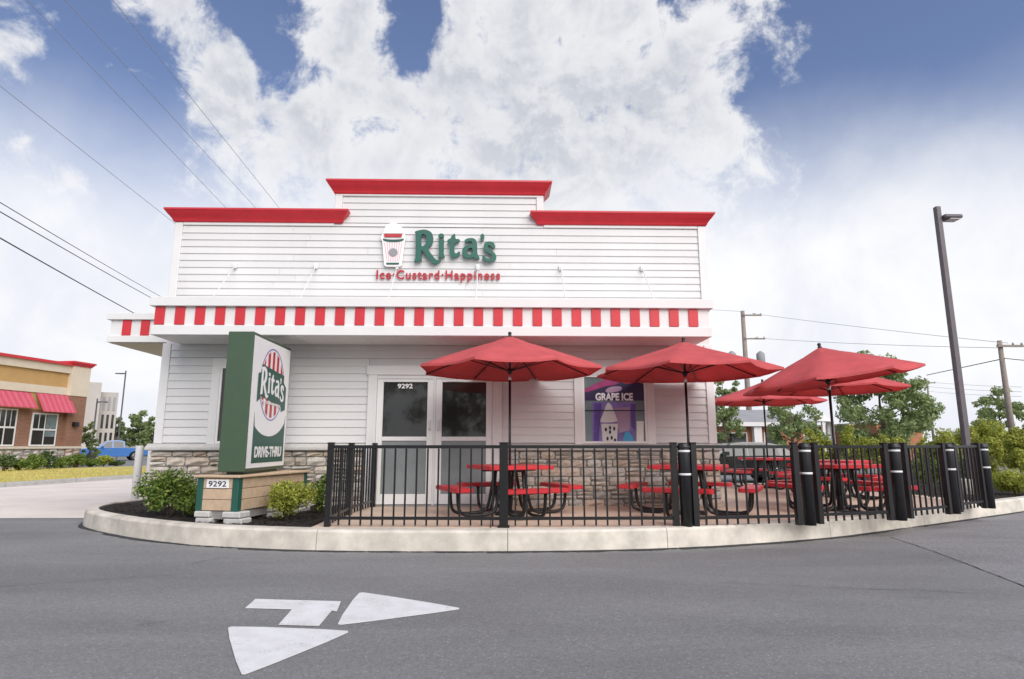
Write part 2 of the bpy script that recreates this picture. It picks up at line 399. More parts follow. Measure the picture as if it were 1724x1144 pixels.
def leaves(name, clumps, n, size, m, parent, fill=.55, flat=1.0):
    """leaf-sized folded faces scattered through the volumes of many small clumps; clump = (centre, radius)"""
    C_ = np.array([c for c, r in clumps]); r_ = np.array([r for c, r in clumps]); pr = r_**2/np.sum(r_**2)
    k = rng.choice(len(clumps), n, p=pr); d = rng.normal(size=(n, 3)); d /= np.linalg.norm(d, axis=1)[:, None]
    rad = r_[k]*(fill + (1-fill)*rng.random(n)**.6)*rng.normal(1, .08, n)
    pos = C_[k] + d*rad[:, None]*np.array([1, 1, flat])
    nn = d*.7 + rng.normal(size=(n, 3))*.55 + np.array([0, 0, .35]); nn /= np.linalg.norm(nn, axis=1)[:, None]
    t = np.cross(nn, rng.normal(size=(n, 3))); t /= np.linalg.norm(t, axis=1)[:, None]; b = np.cross(nn, t)
    s = size*rng.uniform(.6, 1.35, n)[:, None]
    v = np.stack([pos - t*s*.5, pos + b*s*.27 + nn*s*.06, pos + t*s*.5, pos - b*s*.27 + nn*s*.06], 1).reshape(-1, 3)
    me = bpy.data.meshes.new(name); me.vertices.add(4*n); me.vertices.foreach_set('co', v.ravel())
    me.loops.add(4*n); me.loops.foreach_set('vertex_index', np.arange(4*n)); me.polygons.add(n)
    me.polygons.foreach_set('loop_start', np.arange(n)*4); me.polygons.foreach_set('loop_total', np.full(n, 4)); me.update(); me.validate()
    return link(name, me, m, parent)
def blob_clumps(c, rx, ry, rz, n, rmin, rmax, shell=.5):
    out = []
    for _ in range(n):
        d = Vector((random.gauss(0, 1), random.gauss(0, 1), random.gauss(0, 1))).normalized(); q = shell + (1-shell)*random.random()
        out.append(((c[0]+d.x*rx*q, c[1]+d.y*ry*q, c[2]+d.z*rz*q), random.uniform(rmin, rmax)))
    return out

# ------------------------------------------------------------------ ground, roads, kerb
PZ = .26
struct(sheet('ground', [(-2500,-400),(2500,-400),(2500,4000),(-2500,4000)], -.02, 'field'))
struct(sheet('asphalt_lot', [(-70,-25),(70,-25),(70,75),(-70,75)], 0, 'asphalt'))
# older, coarser paving on the right with its worn edge
seam = [atz(1500,905,0), atz(1560,925,0), atz(1640,955,0), atz(1724,988,0), atz(1900,1060,0)]
old = [(p.x, p.y) for p in seam] + [(16, 3), (40, 8), (40, 24), (12, 15.5)]
struct(sheet('old_asphalt_patch', old, .004, 'asphalt_old'))
bm = bmesh.new(); sp = catmull([(p.x, p.y, .007) for p in seam], 8)
L = []
for i, p in enumerate(sp):
    q = p + Vector((random.uniform(-.012,.012), random.uniform(-.02,.02), 0)); wd = random.uniform(.004, .016)
    L.append((bm.verts.new(q + Vector((0, wd, 0))), bm.verts.new(q - Vector((0, wd, 0)))))
for a, b in zip(L, L[1:]): bm.faces.new((a[0], b[0], b[1], a[1]))
struct(obj('paving_joint', bm, 'asphalt_crack'))
# concrete drive-through lane in slabs
lane = thing('concrete_drive', None, None); struct(lane)
near = [(-30, 11.6), (-7.3, 11.98)]
nx = 7
for j in range(2):
    for i in range(nx):
        x0, x1 = -46+i*5.6, -46+(i+1)*5.6 - .02
        y0 = 12.0 + j*4.9; y1 = y0 + 4.88 + (0 if j == 0 else 5.0)
        if x1 > -7: x1 = -7.0
        bm = bmesh.new(); box(bm, x0, x1, y0, y1, -.05, .008); obj('concrete_slab', bm, 'drive', lane)
bm = bmesh.new(); box(bm, -7.0, 4.2, 15, 27, -.05, .008); obj('concrete_slab', bm, 'drive', lane)
# kerb round the island
KP = [(-6.5,17,0),(-6.75,14.6,0),(-7.25,13.0,0),(-7.42,11.9,0),(-6.95,10.75,0),(-5.67,9.61,0),(-4.38,8.81,0),(-3.44,8.46,0),(-2.33,8.2,0),(-1.04,8.1,0),(.13,8.08,0),(1.24,8.13,0),(2.23,8.27,0),(3.34,8.56,0),(4.87,9.15,0),(6.29,9.95,0),(7.97,10.94,0),(10.75,12.62,0),(14,14.6,0),(22,19.4,0)]
kp = catmull(KP, 10)
def offset(path, d):
    out = []
    for i, p in enumerate(path):
        t = (path[min(i+1, len(path)-1)] - path[max(i-1, 0)]).normalized(); out.append(p + Vector((-t.y, t.x, 0))*d)
    return out
inner = offset(kp, .2)
kerb = thing('kerb', None, None); struct(kerb)
jx = [0]
for target in [(-7.42,11.9),(-5.2,9.3),(-2.33,8.2),(.1,8.08),(2.25,8.27),(4.87,9.15),(7.2,10.5),(9.6,11.9),(12.2,13.5),(16,15.8)]:
    jx.append(min(range(len(kp)), key=lambda i: (kp[i]-Vector((*target, 0))).length))
jx.append(len(kp)-1)
PROF = [(0, -.1), (0, .0), (.012, .235), (.03, PZ+.004), (.06, PZ+.010), (.2, PZ+.010), (.2, -.1)]
for a, b in zip(jx, jx[1:]):
    bm = bmesh.new(); rings = []
    path = kp[a:b+1]
    for i, p in enumerate(path):
        gi = a+i; t = (kp[min(gi+1, len(kp)-1)] - kp[max(gi-1, 0)]).normalized(); nrm = Vector((-t.y, t.x, 0))
        q = p + t*(.004 if i == 0 else -.004 if i == len(path)-1 else 0)
        rings.append([bm.verts.new(q + nrm*(d + (random.uniform(-.003,.003))) + Vector((0, 0, z))) for d, z in PROF])
    for r0, r1 in zip(rings, rings[1:]):
        for k in range(len(PROF)-1): bm.faces.new((r0[k], r0[k+1], r1[k+1], r1[k]))
    bm.faces.new(rings[0][::-1]); bm.faces.new(rings[-1]); obj('kerb_section', bm, 'kerb', kerb)
# ragged tar lip where the paving meets the kerb, and hairline cracks
bm = bmesh.new(); fine_k = catmull(KP, 60); prev = None; ww = .02
for i, p in enumerate(fine_k):
    t = (fine_k[min(i+1, len(fine_k)-1)] - fine_k[max(i-1, 0)]).normalized(); nrm_ = Vector((t.y, -t.x, 0)); ww = min(.075, max(.008, ww + random.uniform(-.012, .012)))
    if random.random() < .012: ww = random.uniform(.06, .10)
    cur = (bm.verts.new(p - nrm_*.004 + Vector((0, 0, .016))), bm.verts.new(p + nrm_*ww + Vector((0, 0, .0055))))
    if prev: bm.faces.new((prev[0], prev[1], cur[1], cur[0]))
    prev = cur
struct(obj('tar_lip', bm, 'asphalt_crack'))
for (pa, pb, nn) in (((-6.5, 5.6), (-2.6, 7.2), 40), ((1.0, 6.6), (6.4, 5.2), 50), ((2.6, 3.2), (5.2, 4.6), 30), ((-5.2, 3.4), (-3.0, 4.3), 26)):
    bm = bmesh.new(); prev = None; dv = 0
    for i in range(nn+1):
        u = i/nn; dv += random.uniform(-.022, .022); x = pa[0]+(pb[0]-pa[0])*u; y = pa[1]+(pb[1]-pa[1])*u + dv; h_ = random.uniform(.0008, .0035)*(1-abs(2*u-1)**3)
        cur = (bm.verts.new((x, y+h_, .0035)), bm.verts.new((x, y-h_, .0035)))
        if prev: bm.faces.new((prev[0], prev[1], cur[1], cur[0]))
        prev = cur
    struct(obj('hairline_crack', bm, 'asphalt_crack'))
ip = [(p.x, p.y) for p in inner]
pat = thing('patio', None, None); struct(pat)
XL, XR = -2.5, 9.3
mid = [p for p in ip if XL < p[0] < XR]
def ycut(x):
    for a, b in zip(ip, ip[1:]):
        if a[0] <= x <= b[0] and a[1] < 14: return a[1]+(b[1]-a[1])*(x-a[0])/(b[0]-a[0])
    return 8.4
xs_cut = [XL, -.1, 2.3, 4.7, 7.0, XR]
for a, b in zip(xs_cut, xs_cut[1:]):                    # poured slabs with open joints
    fr = [(a+.006, ycut(a+.006)-.004)] + [p for p in mid if a+.02 < p[0] < b-.02] + [(b-.006, ycut(b-.006)-.004)]
    back = 11.5 if b <= 4.0 else 17.9
    pts = fr + [(b-.006, back), (a+.006, back)]
    bm = bmesh.new(); top = [bm.verts.new((x, y, PZ)) for x, y in pts]; low = [bm.verts.new((x, y, -.05)) for x, y in pts]
    bm.faces.new(top); n = len(pts)
    for i in range(n): bm.faces.new((top[i], low[i], low[(i+1) % n], top[(i+1) % n]))
    obj('patio_slab', bm, 'patio', pat)
def bed(name, poly, z, label):
    o = sheet(name, poly, z, 'mulch'); struct(o); return o
lb = [p for p in ip if p[0] < XL and p[1] < 15.5]
bed('mulch_bed', lb + [(XL, 8.42), (XL, 11.5), (-6.35, 11.5), (-6.35, 15.5)], PZ-.01, '')
rb = [p for p in ip if p[0] > XR+.02]
bed('planting_bed', [(XR, ycut(XR))] + rb + [(22, 24), (9.3, 24)], PZ-.01, '')
def chips(name, n, fx, label):
    V, Fc = [], []
    for i in range(n):
        x, y = fx(); a = random.random()*6.28; l, wd = random.uniform(.012, .04), random.uniform(.004, .012)
        dx, dy = math.cos(a)*l, math.sin(a)*l; ex, ey = -math.sin(a)*wd, math.cos(a)*wd; z = PZ - .006 + random.uniform(0, .02); tz = random.uniform(-.01, .012)
        b = len(V); V += [(x-dx-ex, y-dy-ey, z), (x+dx-ex, y+dy-ey, z+tz), (x+dx+ex, y+dy+ey, z+tz), (x-dx+ex, y-dy+ey, z+.003)]; Fc.append((b, b+1, b+2, b+3))
    me = bpy.data.meshes.new(name); me.from_pydata(V, [], Fc); o = link(name, me, 'mulch_chip'); tag(o, label, 'mulch', kind='stuff')
def inleft():
    while True:
        x, y = random.uniform(-7.2, -2.5), random.uniform(8.4, 12)
        d = min(range(len(inner)), key=lambda i: (inner[i].x-x)**2+(inner[i].y-y)**2); p = inner[d]; t = kp[min(d+1, len(kp)-1)]-kp[max(d-1, 0)]
        if (-t.y*(x-p.x) + t.x*(y-p.y)) > .01: return x, y
chips('mulch_chips', 6500, inleft, 'dark bark mulch chips spread in the bed round the monument sign')
# far side: lot kerb, lawn
lk0, lk1 = atz(-60, 826, 0), atz(232, 806, 0)
dirv = (lk1-lk0).normalized(); nrm = Vector((-dirv.y, dirv.x, 0)); A0 = lk0 - dirv*25; A1 = lk1 + dirv*5
lkerb = thing('lot_kerb', None, None); struct(lkerb); nseg = 14
for i in range(nseg):
    a = A0 + (A1-A0)*(i/nseg) + dirv*.01; b = A0 + (A1-A0)*((i+1)/nseg) - dirv*.01
    bm = bmesh.new(); vs = []
    for p in (a, b): vs.append([bm.verts.new(p + nrm*d + Vector((0, 0, z))) for d, z in ((0, -.05), (.02, .13), (.05, .155), (.22, .155), (.22, -.05))])
    for k in range(4): bm.faces.new((vs[0][k], vs[0][k+1], vs[1][k+1], vs[1][k]))
    bm.faces.new(vs[0]); bm.faces.new(vs[1][::-1]); obj('kerb_section', bm, 'lot_kerb', lkerb)
lawn_pts = [A0+nrm*.2, A1+nrm*.2, A1+nrm*.2+Vector((3, 18, 0)), A0+nrm*30]
struct(sheet('lawn', [(p.x, p.y) for p in lawn_pts], .15, 'lawn'))
V, Fc = [], []
for i in range(26000):
    u, v = random.random(), random.random()**1.3
    p = A0 + (A1-A0)*u + nrm*(.25 + v*12); a = random.random()*6.28; h = random.uniform(.03, .09); wd = .012
    b = len(V); V += [(p.x-wd*math.cos(a), p.y-wd*math.sin(a), .145), (p.x+wd*math.cos(a), p.y+wd*math.sin(a), .145), (p.x+random.uniform(-.04,.04), p.y+random.uniform(-.04,.04), .15+h)]; Fc.append((b, b+1, b+2))
me = bpy.data.meshes.new('grass'); me.from_pydata(V, [], Fc); tag(link('grass', me, 'grass_blade'), 'short dry yellow-green grass on the lawn before the brick restaurant', 'grass', kind='stuff')
# painted arrow
def paint_poly(name, px, parent, rnd=1):
    pts = [atz(x, y, .006) for x, y in px]; q = chaikin([(p.x, p.y) for p in pts], rnd) if rnd else [(p.x, p.y) for p in pts]
    bm = bmesh.new(); prism(bm, q, .0045, .008, 'Z'); return obj(name, bm, 'paint', parent)
def soft(pts, k=.06):                       # clip each corner a little
    out = []
    for i, p in enumerate(pts):
        a, b = pts[i-1], pts[(i+1) % len(pts)]
        for q in (a, b):
            l = math.hypot(q[0]-p[0], q[1]-p[1]); out.append((p[0]+(q[0]-p[0])*k, p[1]+(q[1]-p[1])*k))
    return out
arrow = thing('painted_arrow', 'white two-headed turn arrow painted on the dark asphalt', 'road marking')
paint_poly('arrow_head', soft([(380,1054),(597,1062),(405,1140)], .055), arrow)
paint_poly('arrow_head', soft([(564,1054),(604,996),(784,1025)], .055), arrow)
paint_poly('arrow_stem', [(413,1024),(430,1009),(574,1013),(567,1030),(559,1028),(537,1054),(469,1052),(492,1026)], arrow, 0)

# ------------------------------------------------------------------ the ice shop
def anchor(t, loc):
    t.location = loc
    for c in t.children: c.matrix_parent_inverse = Matrix.Translation(Vector(loc)).inverted()
shop = thing('ice_shop', 'white clapboard ice shop with stepped red cornice and red striped canopy', 'shop')
WL, WR, YF = -6.25, 4.06, 11.35
YC = YF + .045                                           # face of the wall behind the boards
B('wall', 'siding', shop, (WL+.03, WR-.03, YC, 24, 0, 3.9), (WL+.03, WR-.03, YC, YC+.35, 3.88, 5.62), (-3.18, .86, YC+.002, YC+.34, 5.6, 6.22),
  (WL+.03, WL+.3, YC+.3, 24, 3.87, 4.75), (WR-.3, WR-.03, YC+.3, 24, 3.87, 4.75))
B('roof', 'roof_grey', shop, (WL+.31, WR-.31, YC+.36, 23.9, 3.91, 4.1))
# corner boards and other white trim
def trimbox(name, *b, m='trim', p=shop, bev=.006): return B(name, m, p, b, bev=bev)
for x0, x1 in ((WL, WL+.15), (WR-.15, WR)):
    trimbox('corner_board', x0, x1, YF-.012, YC+.25, 1.372, 3.215); trimbox('corner_board', x0, x1, YF-.012, YC+.37, 3.87, 5.585)
for x0, x1 in ((-3.2, -3.06), (.74, .88)): trimbox('corner_board', x0, x1, YF-.012, YC+.36, 5.61, 6.185)
# clapboards, one by one
EXP = .1375
_cl = {}
def clap(x0, x1, z0, z1):
    bm = bmesh.new(); t = YC-.001
    prism(bm, [(t, z0), (YF+.004, z0), (YF+.006, z0+.006), (YF+.022, z1+.012), (t, z1+.012)], x0, x1, 'X')
    obj('clapboard', bm, 'siding', shop)
def courses(x0, x1, za, zb):
    n = max(1, round((zb-za)/EXP)); e = (zb-za)/n
    for i in range(n):
        z = za+i*e
        cuts = [x0]
        if x1-x0 > 4.5:                                  # butt joints staggered along the wide courses
            c = x0 + random.uniform(1.5, 3.6)
            while c < x1-1: cuts.append(c); c += 3.66
        cuts.append(x1)
        for a, b in zip(cuts, cuts[1:]): clap(a+(.0015 if a != x0 else 0), b-(.0015 if b != x1 else 0), z, z+e-(.006 if i == n-1 else 0))
courses(WL+.152, WR-.152, 3.87, 5.52); courses(-3.058, .738, 5.61, 6.16)
trimbox('frieze_board', WL+.152, -3.2, YF-.008, YC, 5.535, 5.60); trimbox('frieze_board', .88, WR-.152, YF-.008, YC, 5.535, 5.60)
trimbox('frieze_board', -3.2, .88, YF-.016, YC, 6.155, 6.2); courses(-3.198, .878, 5.535, 5.606)
courses(WL+.152, WR-.152, 2.95, 3.222)
for a, b in ((WL+.152, -5.30), (-3.87, -2.412), (.072, 1.418), (2.922, WR-.152)): courses(a, b, 1.385, 2.94)
# stepped red cornices
def cornice(x0, x1, z0, h, d):
    PR = [(.004, 0), (.02, .02), (.03, .05), (.055, .09), (.10, .145), (.135, .20), (.15, .215), (.15, .25)]
    bm = bmesh.new(); rings = []
    for o_, z_ in PR:
        o2, z2 = o_*d, z0+z_*h/.25
        rings.append([bm.verts.new(q) for q in ((x0-o2, YF-.02-o2, z2), (x1+o2, YF-.02-o2, z2), (x1+o2, YC+.37+o2, z2), (x0-o2, YC+.37+o2, z2))])
    for a, b in zip(rings, rings[1:]):
        for k in range(4): bm.faces.new((a[k], a[(k+1) % 4], b[(k+1) % 4], b[k]))
    bm.faces.new(rings[0][::-1]); bm.faces.new(rings[-1]); return obj('cornice', bm, 'red_paint', shop)
cornice(-3.21, .89, 6.19, .25, 1.0); cornice(WL-.01, -3.05, 5.59, .235, 1.0); cornice(.76, WR+.01, 5.59, .235, 1.0)
# canopy
CX0, CX1, CY0 = -5.95, 3.72, 10.4
can = B('canopy', 'trim', shop, (CX0+.02, CX1-.02, CY0+.02, YF+.05, 3.235, 3.855))
B('upper_fascia', 'trim', can, (CX0-.05, CX1+.05, CY0-.05, YF-.013, 3.705, 3.87), bev=.008)
B('lower_fascia', 'trim', can, (CX0-.012, CX1+.012, CY0-.012, YF-.014, 3.205, 3.375), bev=.008)
NP = 28; pitch = (CX1-CX0-.06)/NP
bm = bmesh.new(); box(bm, -.083, .083, -.012, .02, -.155, .155, bev=.003); pan = mesh(bm, 'red_panel')
for i in range(NP):
    o = link('red_panel', pan, 'red_paint', can); o.location = (CX0+.11+pitch*i, CY0+.009, 3.543)
for i in range(3):
    o = link('red_panel', pan, 'red_paint', can); o.location = (CX0+.008, CY0+.2+.33*i, 3.543); o.rotation_euler = (0, 0, R(-90))
    o = link('red_panel', pan, 'red_paint', can); o.location = (CX1-.008, CY0+.2+.33*i, 3.543); o.rotation_euler = (0, 0, R(90))
for i in range(8):
    a = CX0+.03+(CX1-CX0-.06)/8*i; B('soffit_panel', 'soffit', can, (a+.006, a+(CX1-CX0-.06)/8-.006, CY0+.02, YF-.02, 3.198, 3.23))
for x in (-5.03, -3.5, -1.95, -.4, 1.2, 2.78):            # white stays from the parapet down to the canopy edge
    bm = bmesh.new(); tube(bm, [(x, CY0+.12, 3.86), (x, YF-.03, 4.72)], .010, 8)
    st = obj('stay_rod', bm, 'trim', can)
    B('stay_bracket', 'alu_white', st, (x-.03, x+.03, YF-.04, YF-.002, 4.67, 4.77)); B('stay_foot', 'alu_white', st, (x-.04, x+.04, CY0+.06, CY0+.16, 3.868, 3.90))
# side canopy over the drive-through window
sX0, sX1, sY0, sY1 = -7.70, WL+.02, 12.0, 15.8
sc_ = B('side_canopy', 'trim', shop, (sX0+.02, sX1, sY0+.02, sY1, 3.36, 3.90))
B('upper_fascia', 'trim', sc_, (sX0-.04, sX1-.001, sY0-.04, sY1+.02, 3.79, 3.92), bev=.006); B('lower_fascia', 'trim', sc_, (sX0-.012, sX1-.002, sY0-.012, sY1+.01, 3.34, 3.47), bev=.006)
B('soffit_panel', 'tan_soffit', sc_, (sX0+.03, sX1-.01, sY0+.03, sY1-.03, 3.325, 3.355))
for x in (-7.36, -7.0, -6.64): o = link('red_panel', pan, 'red_paint', sc_); o.location = (x, sY0+.009, 3.63)
for i in range(8): o = link('red_panel', pan, 'red_paint', sc_); o.location = (sX0+.008, sY0+.3+.42*i, 3.63); o.rotation_euler = (0, 0, R(-90))
# stone base, stone by stone
B('mortar_bed', 'mortar', shop, (WL-.012, -2.412, YF-.005, YC+.1, .05, 1.24))
B('mortar_bed', 'mortar', shop, (.072, WR+.012, YF-.005, YC+.1, .05, 1.24))
B('mortar_bed', 'mortar', shop, (WL-.013, WL+.05, YC+.09, 14.5, .05, 1.24))
stones = []
for k in range(7):
    bm = bmesh.new(); box(bm, -.5, .5, -.5, .5, -.5, .5); bmesh.ops.subdivide_edges(bm, edges=bm.edges[:], cuts=1, use_grid_fill=True)
    for v in bm.verts:
        f = .90 if (abs(v.co.x) > .4 and abs(v.co.z) > .4) else 1.0
        v.co.x *= f*random.uniform(.97, 1.0); v.co.z *= f*random.uniform(.95, 1.0)
        if v.co.y < -.4: v.co.y = -.5 + random.uniform(0, .32) + (.3 if abs(v.co.x) > .4 or abs(v.co.z) > .4 else 0)
    stones.append(mesh(bm, 'stone'))
def stonework(x0, x1, z0, z1, y, side=False, ya=None, yb=None):
    z = z0
    while z < z1-.03:
        h = random.choice((.095, .12, .14, .165)); h = min(h, z1-z)
        if z1-z-h < .06: h = z1-z
        a = x0
        while a < x1-.02:
            wd = random.uniform(.16, .46); wd = wd if x1-a-wd > .12 else x1-a
            hs = [(z, h)]
            if h > .13 and random.random() < .25: hs = [(z, h*.48), (z+h*.5, h*.5)]
            for zz, hh in hs:
                o = link('stone', random.choice(stones), 'stone', shop); dp = random.uniform(.09, .14)
                if side: o.location = (y, a+wd/2, zz+hh/2); o.rotation_euler = (0, 0, R(-90))
                else: o.location = (a+wd/2, y, zz+hh/2)
                o.scale = (wd-.010, dp, hh-.010)
            a += wd
        z += h
stonework(WL-.03, -2.42, PZ-.02, 1.235, YF-.03); stonework(.08, WR+.03, PZ-.02, 1.235, YF-.03)
stonework(YF+.07, 13.2, .1, 1.235, WL-.02, True)
for x0, x1 in ((WL-.09, -2.415), (.075, WR+.09)):
    bm = bmesh.new(); prism(bm, [(YF-.10, 1.245), (YF-.115, 1.26), (YF-.115, 1.30), (YF-.01, 1.37), (YC+.2, 1.371), (YC+.2, 1.244)], x0, x1, 'X'); obj('sill_course', bm, 'cap_stone', shop)
# doors
U3, V3 = (1, 0, 0), (0, 0, 1)
dY = YF-.03
fr = B('door_frame', 'trim', shop, (-2.41, -2.245, dY, YC+.05, PZ, 2.63), (-.105, .07, dY-.0005, YC+.05, PZ, 2.63), (-2.44, .10, dY-.01, YC+.05, 2.632, 2.80), (-2.244, -.106, dY+.02, YC+.05, 2.56, 2.631), (-1.195, -1.155, dY+.02, YC+.04, PZ+.02, 2.559))
B('threshold', 'steel', fr, (-2.24, -.11, dY-.06, YC+.02, PZ+.001, PZ+.02))
for (a, b, hs) in ((-2.243, -1.197, 1), (-1.153, -.107, -1)):
    y0, y1 = dY+.028, YC+.03
    lf = B('door_leaf', 'alu_white', shop, (a, a+.115, y0, y1, PZ+.03, 2.555), (b-.115, b, y0, y1, PZ+.03, 2.555), (a+.116, b-.116, y0+.001, y1, 2.50, 2.554), (a+.116, b-.116, y0+.001, y1, 1.42, 1.495), (a+.116, b-.116, y0+.001, y1, PZ+.031, PZ+.21), bev=.004)
    lf['label'] = 'white framed glass door leaf'
    B('upper_pane', 'dark_glass', lf, (a+.112, b-.112, y0+.022, y0+.03, 1.49, 2.505)); B('lower_pane', 'low_glass', lf, (a+.112, b-.112, y0+.022, y0+.03, PZ+.205, 1.425))
    hx = b-.06 if hs > 0 else a+.06
    bm = bmesh.new(); tube(bm, [(hx, y0, 1.78), (hx, y0-.05, 1.78), (hx, y0-.05, 1.62), (hx, y0, 1.62)], .012, 8); hd = obj('handle', bm, 'trim', lf)
    if hs < 0: B('lock_plate', 'trim', lf, (hx-.045, hx+.045, y0-.02, y0-.0005, 1.60, 1.82), bev=.004)
    if hs > 0:
        me = place(text_mesh('9292', .13, .001, .004), (a+.37, y0+.019, 2.38), U3, V3, (.28, .09)); link('number_print', me, 'sign_white', lf)
    else:
        B('closer', 'alu_white', lf, (a+.2, a+.5, y0-.03, y0-.0005, 2.508, 2.55))
# windows
def window(x0, x1, z0, z1, tw, mull=None, glass='dark_glass', cat=None):
    wn_ = B('window', 'trim', shop, (x0-tw, x0, YF-.022, YC+.02, z0-.02, z1+tw), (x1, x1+tw, YF-.022, YC+.02, z0-.02, z1+tw), (x0, x1, YF-.0215, YC+.02, z1, z1+tw-.001))
    B('window_frame', 'alu_white', wn_, (x0+.001, x0+.04, YF-.012, YC+.01, z0, z1-.001), (x1-.04, x1-.001, YF-.012, YC+.01, z0, z1-.001), (x0+.041, x1-.041, YF-.0115, YC+.01, z1-.04, z1-.002), (x0+.041, x1-.041, YF-.0115, YC+.01, z0, z0+.04))
    B('pane', glass, wn_, (x0+.035, x1-.035, YF+.012, YF+.02, z0+.035, z1-.035)); return wn_
w1 = window(1.57, 2.77, 1.372, 2.64, .15, glass='poster_glassy'); w2 = window(-5.15, -4.02, 1.372, 2.79, .148)
B('glazing_bar', 'umbrella_metal', w1, (1.612, 2.728, YF+.002, YF+.0105, 1.965, 1.985))
bm = bmesh.new(); lathe(bm, [(.02, 0), (.06, .02), (.07, .08), (.05, .1)], 12, (-6.42, 12.2, 2.52)); tube(bm, [(-6.42, 12.2, 2.6), (-6.25, 12.2, 2.62)], .02, 6); obj('wall_light', bm, 'black_metal', shop)
anchor(shop, (-1.1, 11.4, 0))

# fascia lettering on the parapet
LX = lambda x, y: (lambda p: (p.x, p.z))(at(600+x/6.157, 360+y/6.157, YF-.07))
RITA = {'R': [[(603,190),(640,178),(700,166),(752,178),(786,205),(798,250),(792,300),(768,340),(735,362),(765,402),(800,450),(826,482),(855,484),(882,478),(862,507),(820,527),(785,517),(758,485),(718,430),(688,386),(672,382),(672,440),(680,490),(640,497),(593,508),(610,480),(615,420),(615,300),(618,215)], [(672,222),(698,212),(722,228),(732,262),(724,306),(702,336),(672,345)]],
 'i': [[(845,232),(862,212),(880,208),(900,212),(912,232),(898,250),(878,254),(858,250)], [(846,290),(875,272),(910,256),(905,330),(905,430),(922,452),(846,464),(858,430),(855,330),(860,302)]],
 't': [[(985,232),(1027,203),(1022,265),(1078,268),(1062,300),(1020,298),(1014,380),(1020,410),(1040,416),(1062,394),(1078,400),(1062,437),(1030,460),(988,457),(966,425),(968,300),(936,290),(955,268),(978,262)]],
 'a': [[(1118,277),(1160,256),(1217,256),(1247,285),(1254,340),(1252,420),(1284,467),(1240,476),(1214,450),(1180,467),(1130,462),(1100,430),(1094,385),(1115,345),(1160,325),(1204,322),(1200,296),(1175,286),(1128,303)], [(1205,356),(1165,360),(1145,385),(1150,420),(1180,428),(1205,410)]],
 'apostrophe': [[(1283,226),(1310,208),(1330,230),(1322,266),(1296,293),(1288,287),(1304,260),(1286,250)]],
 's': [[(1437,332),(1440,352),(1408,362),(1390,335),(1365,330),(1362,350),(1390,378),(1430,405),(1455,445),(1442,482),(1405,504),(1350,502),(1308,477),(1302,443),(1330,438),(1345,465),(1385,476),(1410,460),(1400,430),(1360,405),(1323,377),(1316,335),(1335,300),(1380,288),(1427,303)]]}
sg = thing('fascia_sign', 'green lettering with red tagline and cup emblem on the white parapet', 'sign')
for k, lps in RITA.items():
    me = place(loops_mesh([[LX(*p) for p in chaikin(l, 1)] for l in lps], .035), (0, YF-.055, 0), U3, V3); o = link('letter', me, 'green_letter', sg); o['label'] = 'green raised letter'
    me = place(loops_mesh([[LX(*p) for p in chaikin(l, 1)] for l in lps], .006), (0, YF-.016, 0), U3, V3); link('letter_back', me, 'alu_white', o)
pA, pB = at(633, 474.5, YF-.04), at(842, 456, YF-.04)
tl = place(text_mesh('Ice·Custard·Happiness', 1, .012, .018, 1.16), (pA.x, YF-.025, pA.z), U3, V3, (pB.x-pA.x, .235))
for me in split_letters(tl): o = link('letter', me, 'red_letter', sg); o['label'] = 'small red tagline letter'
def ell(cx, cy, rx, ry, a0=0, a1=360, n=28): return [(cx+rx*math.cos(R(a0+(a1-a0)*i/n)), cy+ry*math.sin(R(a0+(a1-a0)*i/n))) for i in range(n if a1-a0 == 360 else n+1)]
def flat(name, loops, y, e, m, parent, f=LX): return link(name, place(loops_mesh([[f(*p) for p in l] for l in loops], e), (0, y, 0), U3, V3), m, parent)
cupb = flat('cup_emblem', [[(250,245),(275,180),(320,110),(382,84),(444,110),(490,180),(514,245),(498,300),(470,530),(448,546),(308,546),(286,530),(268,300)]], YF-.035, .02, 'sign_white', sg)
flat('cup_dome', [ell(383, 205, 105, 112, 180, 360)], YF-.062, .006, 'alu_white', cupb)
flat('cup_filling', [[(284,212),(476,212),(468,243),(292,243)]], YF-.071, .003, 'print_red', cupb)
flat('cup_rim', [chaikin([(272,256),(330,268),(440,268),(494,256),(488,276),(440,290),(330,290),(280,276)])], YF-.068, .004, 'sign_post', cupb)
for i in range(8):
    xa = 288+i*25.5; xb = 315+i*17.2; flat('cup_stripe', [[(xa,300),(xa+9,300),(xb+6,496),(xb,496)]], YF-.0585, .002, 'cup_line', cupb)
flat('cup_badge', [ell(380, 400, 46, 42)], YF-.064, .002, 'base_tan', cupb).data.materials[0] = MATS['roof_grey']
flat('cup_foot', [[(306,508),(444,508),(438,526),(312,526)]], YF-.064, .003, 'sign_post', cupb)
anchor(sg, (-1.1, YF, 4.4))

# poster on the order window
PX = lambda x, y: (lambda p: (p.x, p.z))(at(960+x/7.15, 620+y/7.15, YF))
po = thing('poster', 'purple grape ice poster in the order window', 'poster')
def pl(name, lp, k, m, par=po): return flat(name, [lp], YF+.0100-.0016*k, .0006, m, par, PX)
sheet_ = pl('poster_sheet', [(265,410),(790,410),(790,940),(265,940)], 0, 'poster_light')
pl('poster_header', [(160,260),(300,190),(480,110),(620,120),(780,150),(905,210),(905,392),(160,392)], 0, 'poster_dark')
pl('poster_flare', chaikin([(165,260),(300,190),(480,110),(640,135),(560,200),(430,215),(330,250),(170,300)]), 1, 'poster_magenta')
pl('poster_flare', [(640,150),(770,140),(760,185),(650,185)], 2, 'print_red')
pl('poster_panel', [(290,420),(380,420),(340,930),(280,930)], 1, 'poster_purple'); pl('poster_panel', [(730,430),(790,430),(785,760),(735,700)], 1, 'poster_purple')
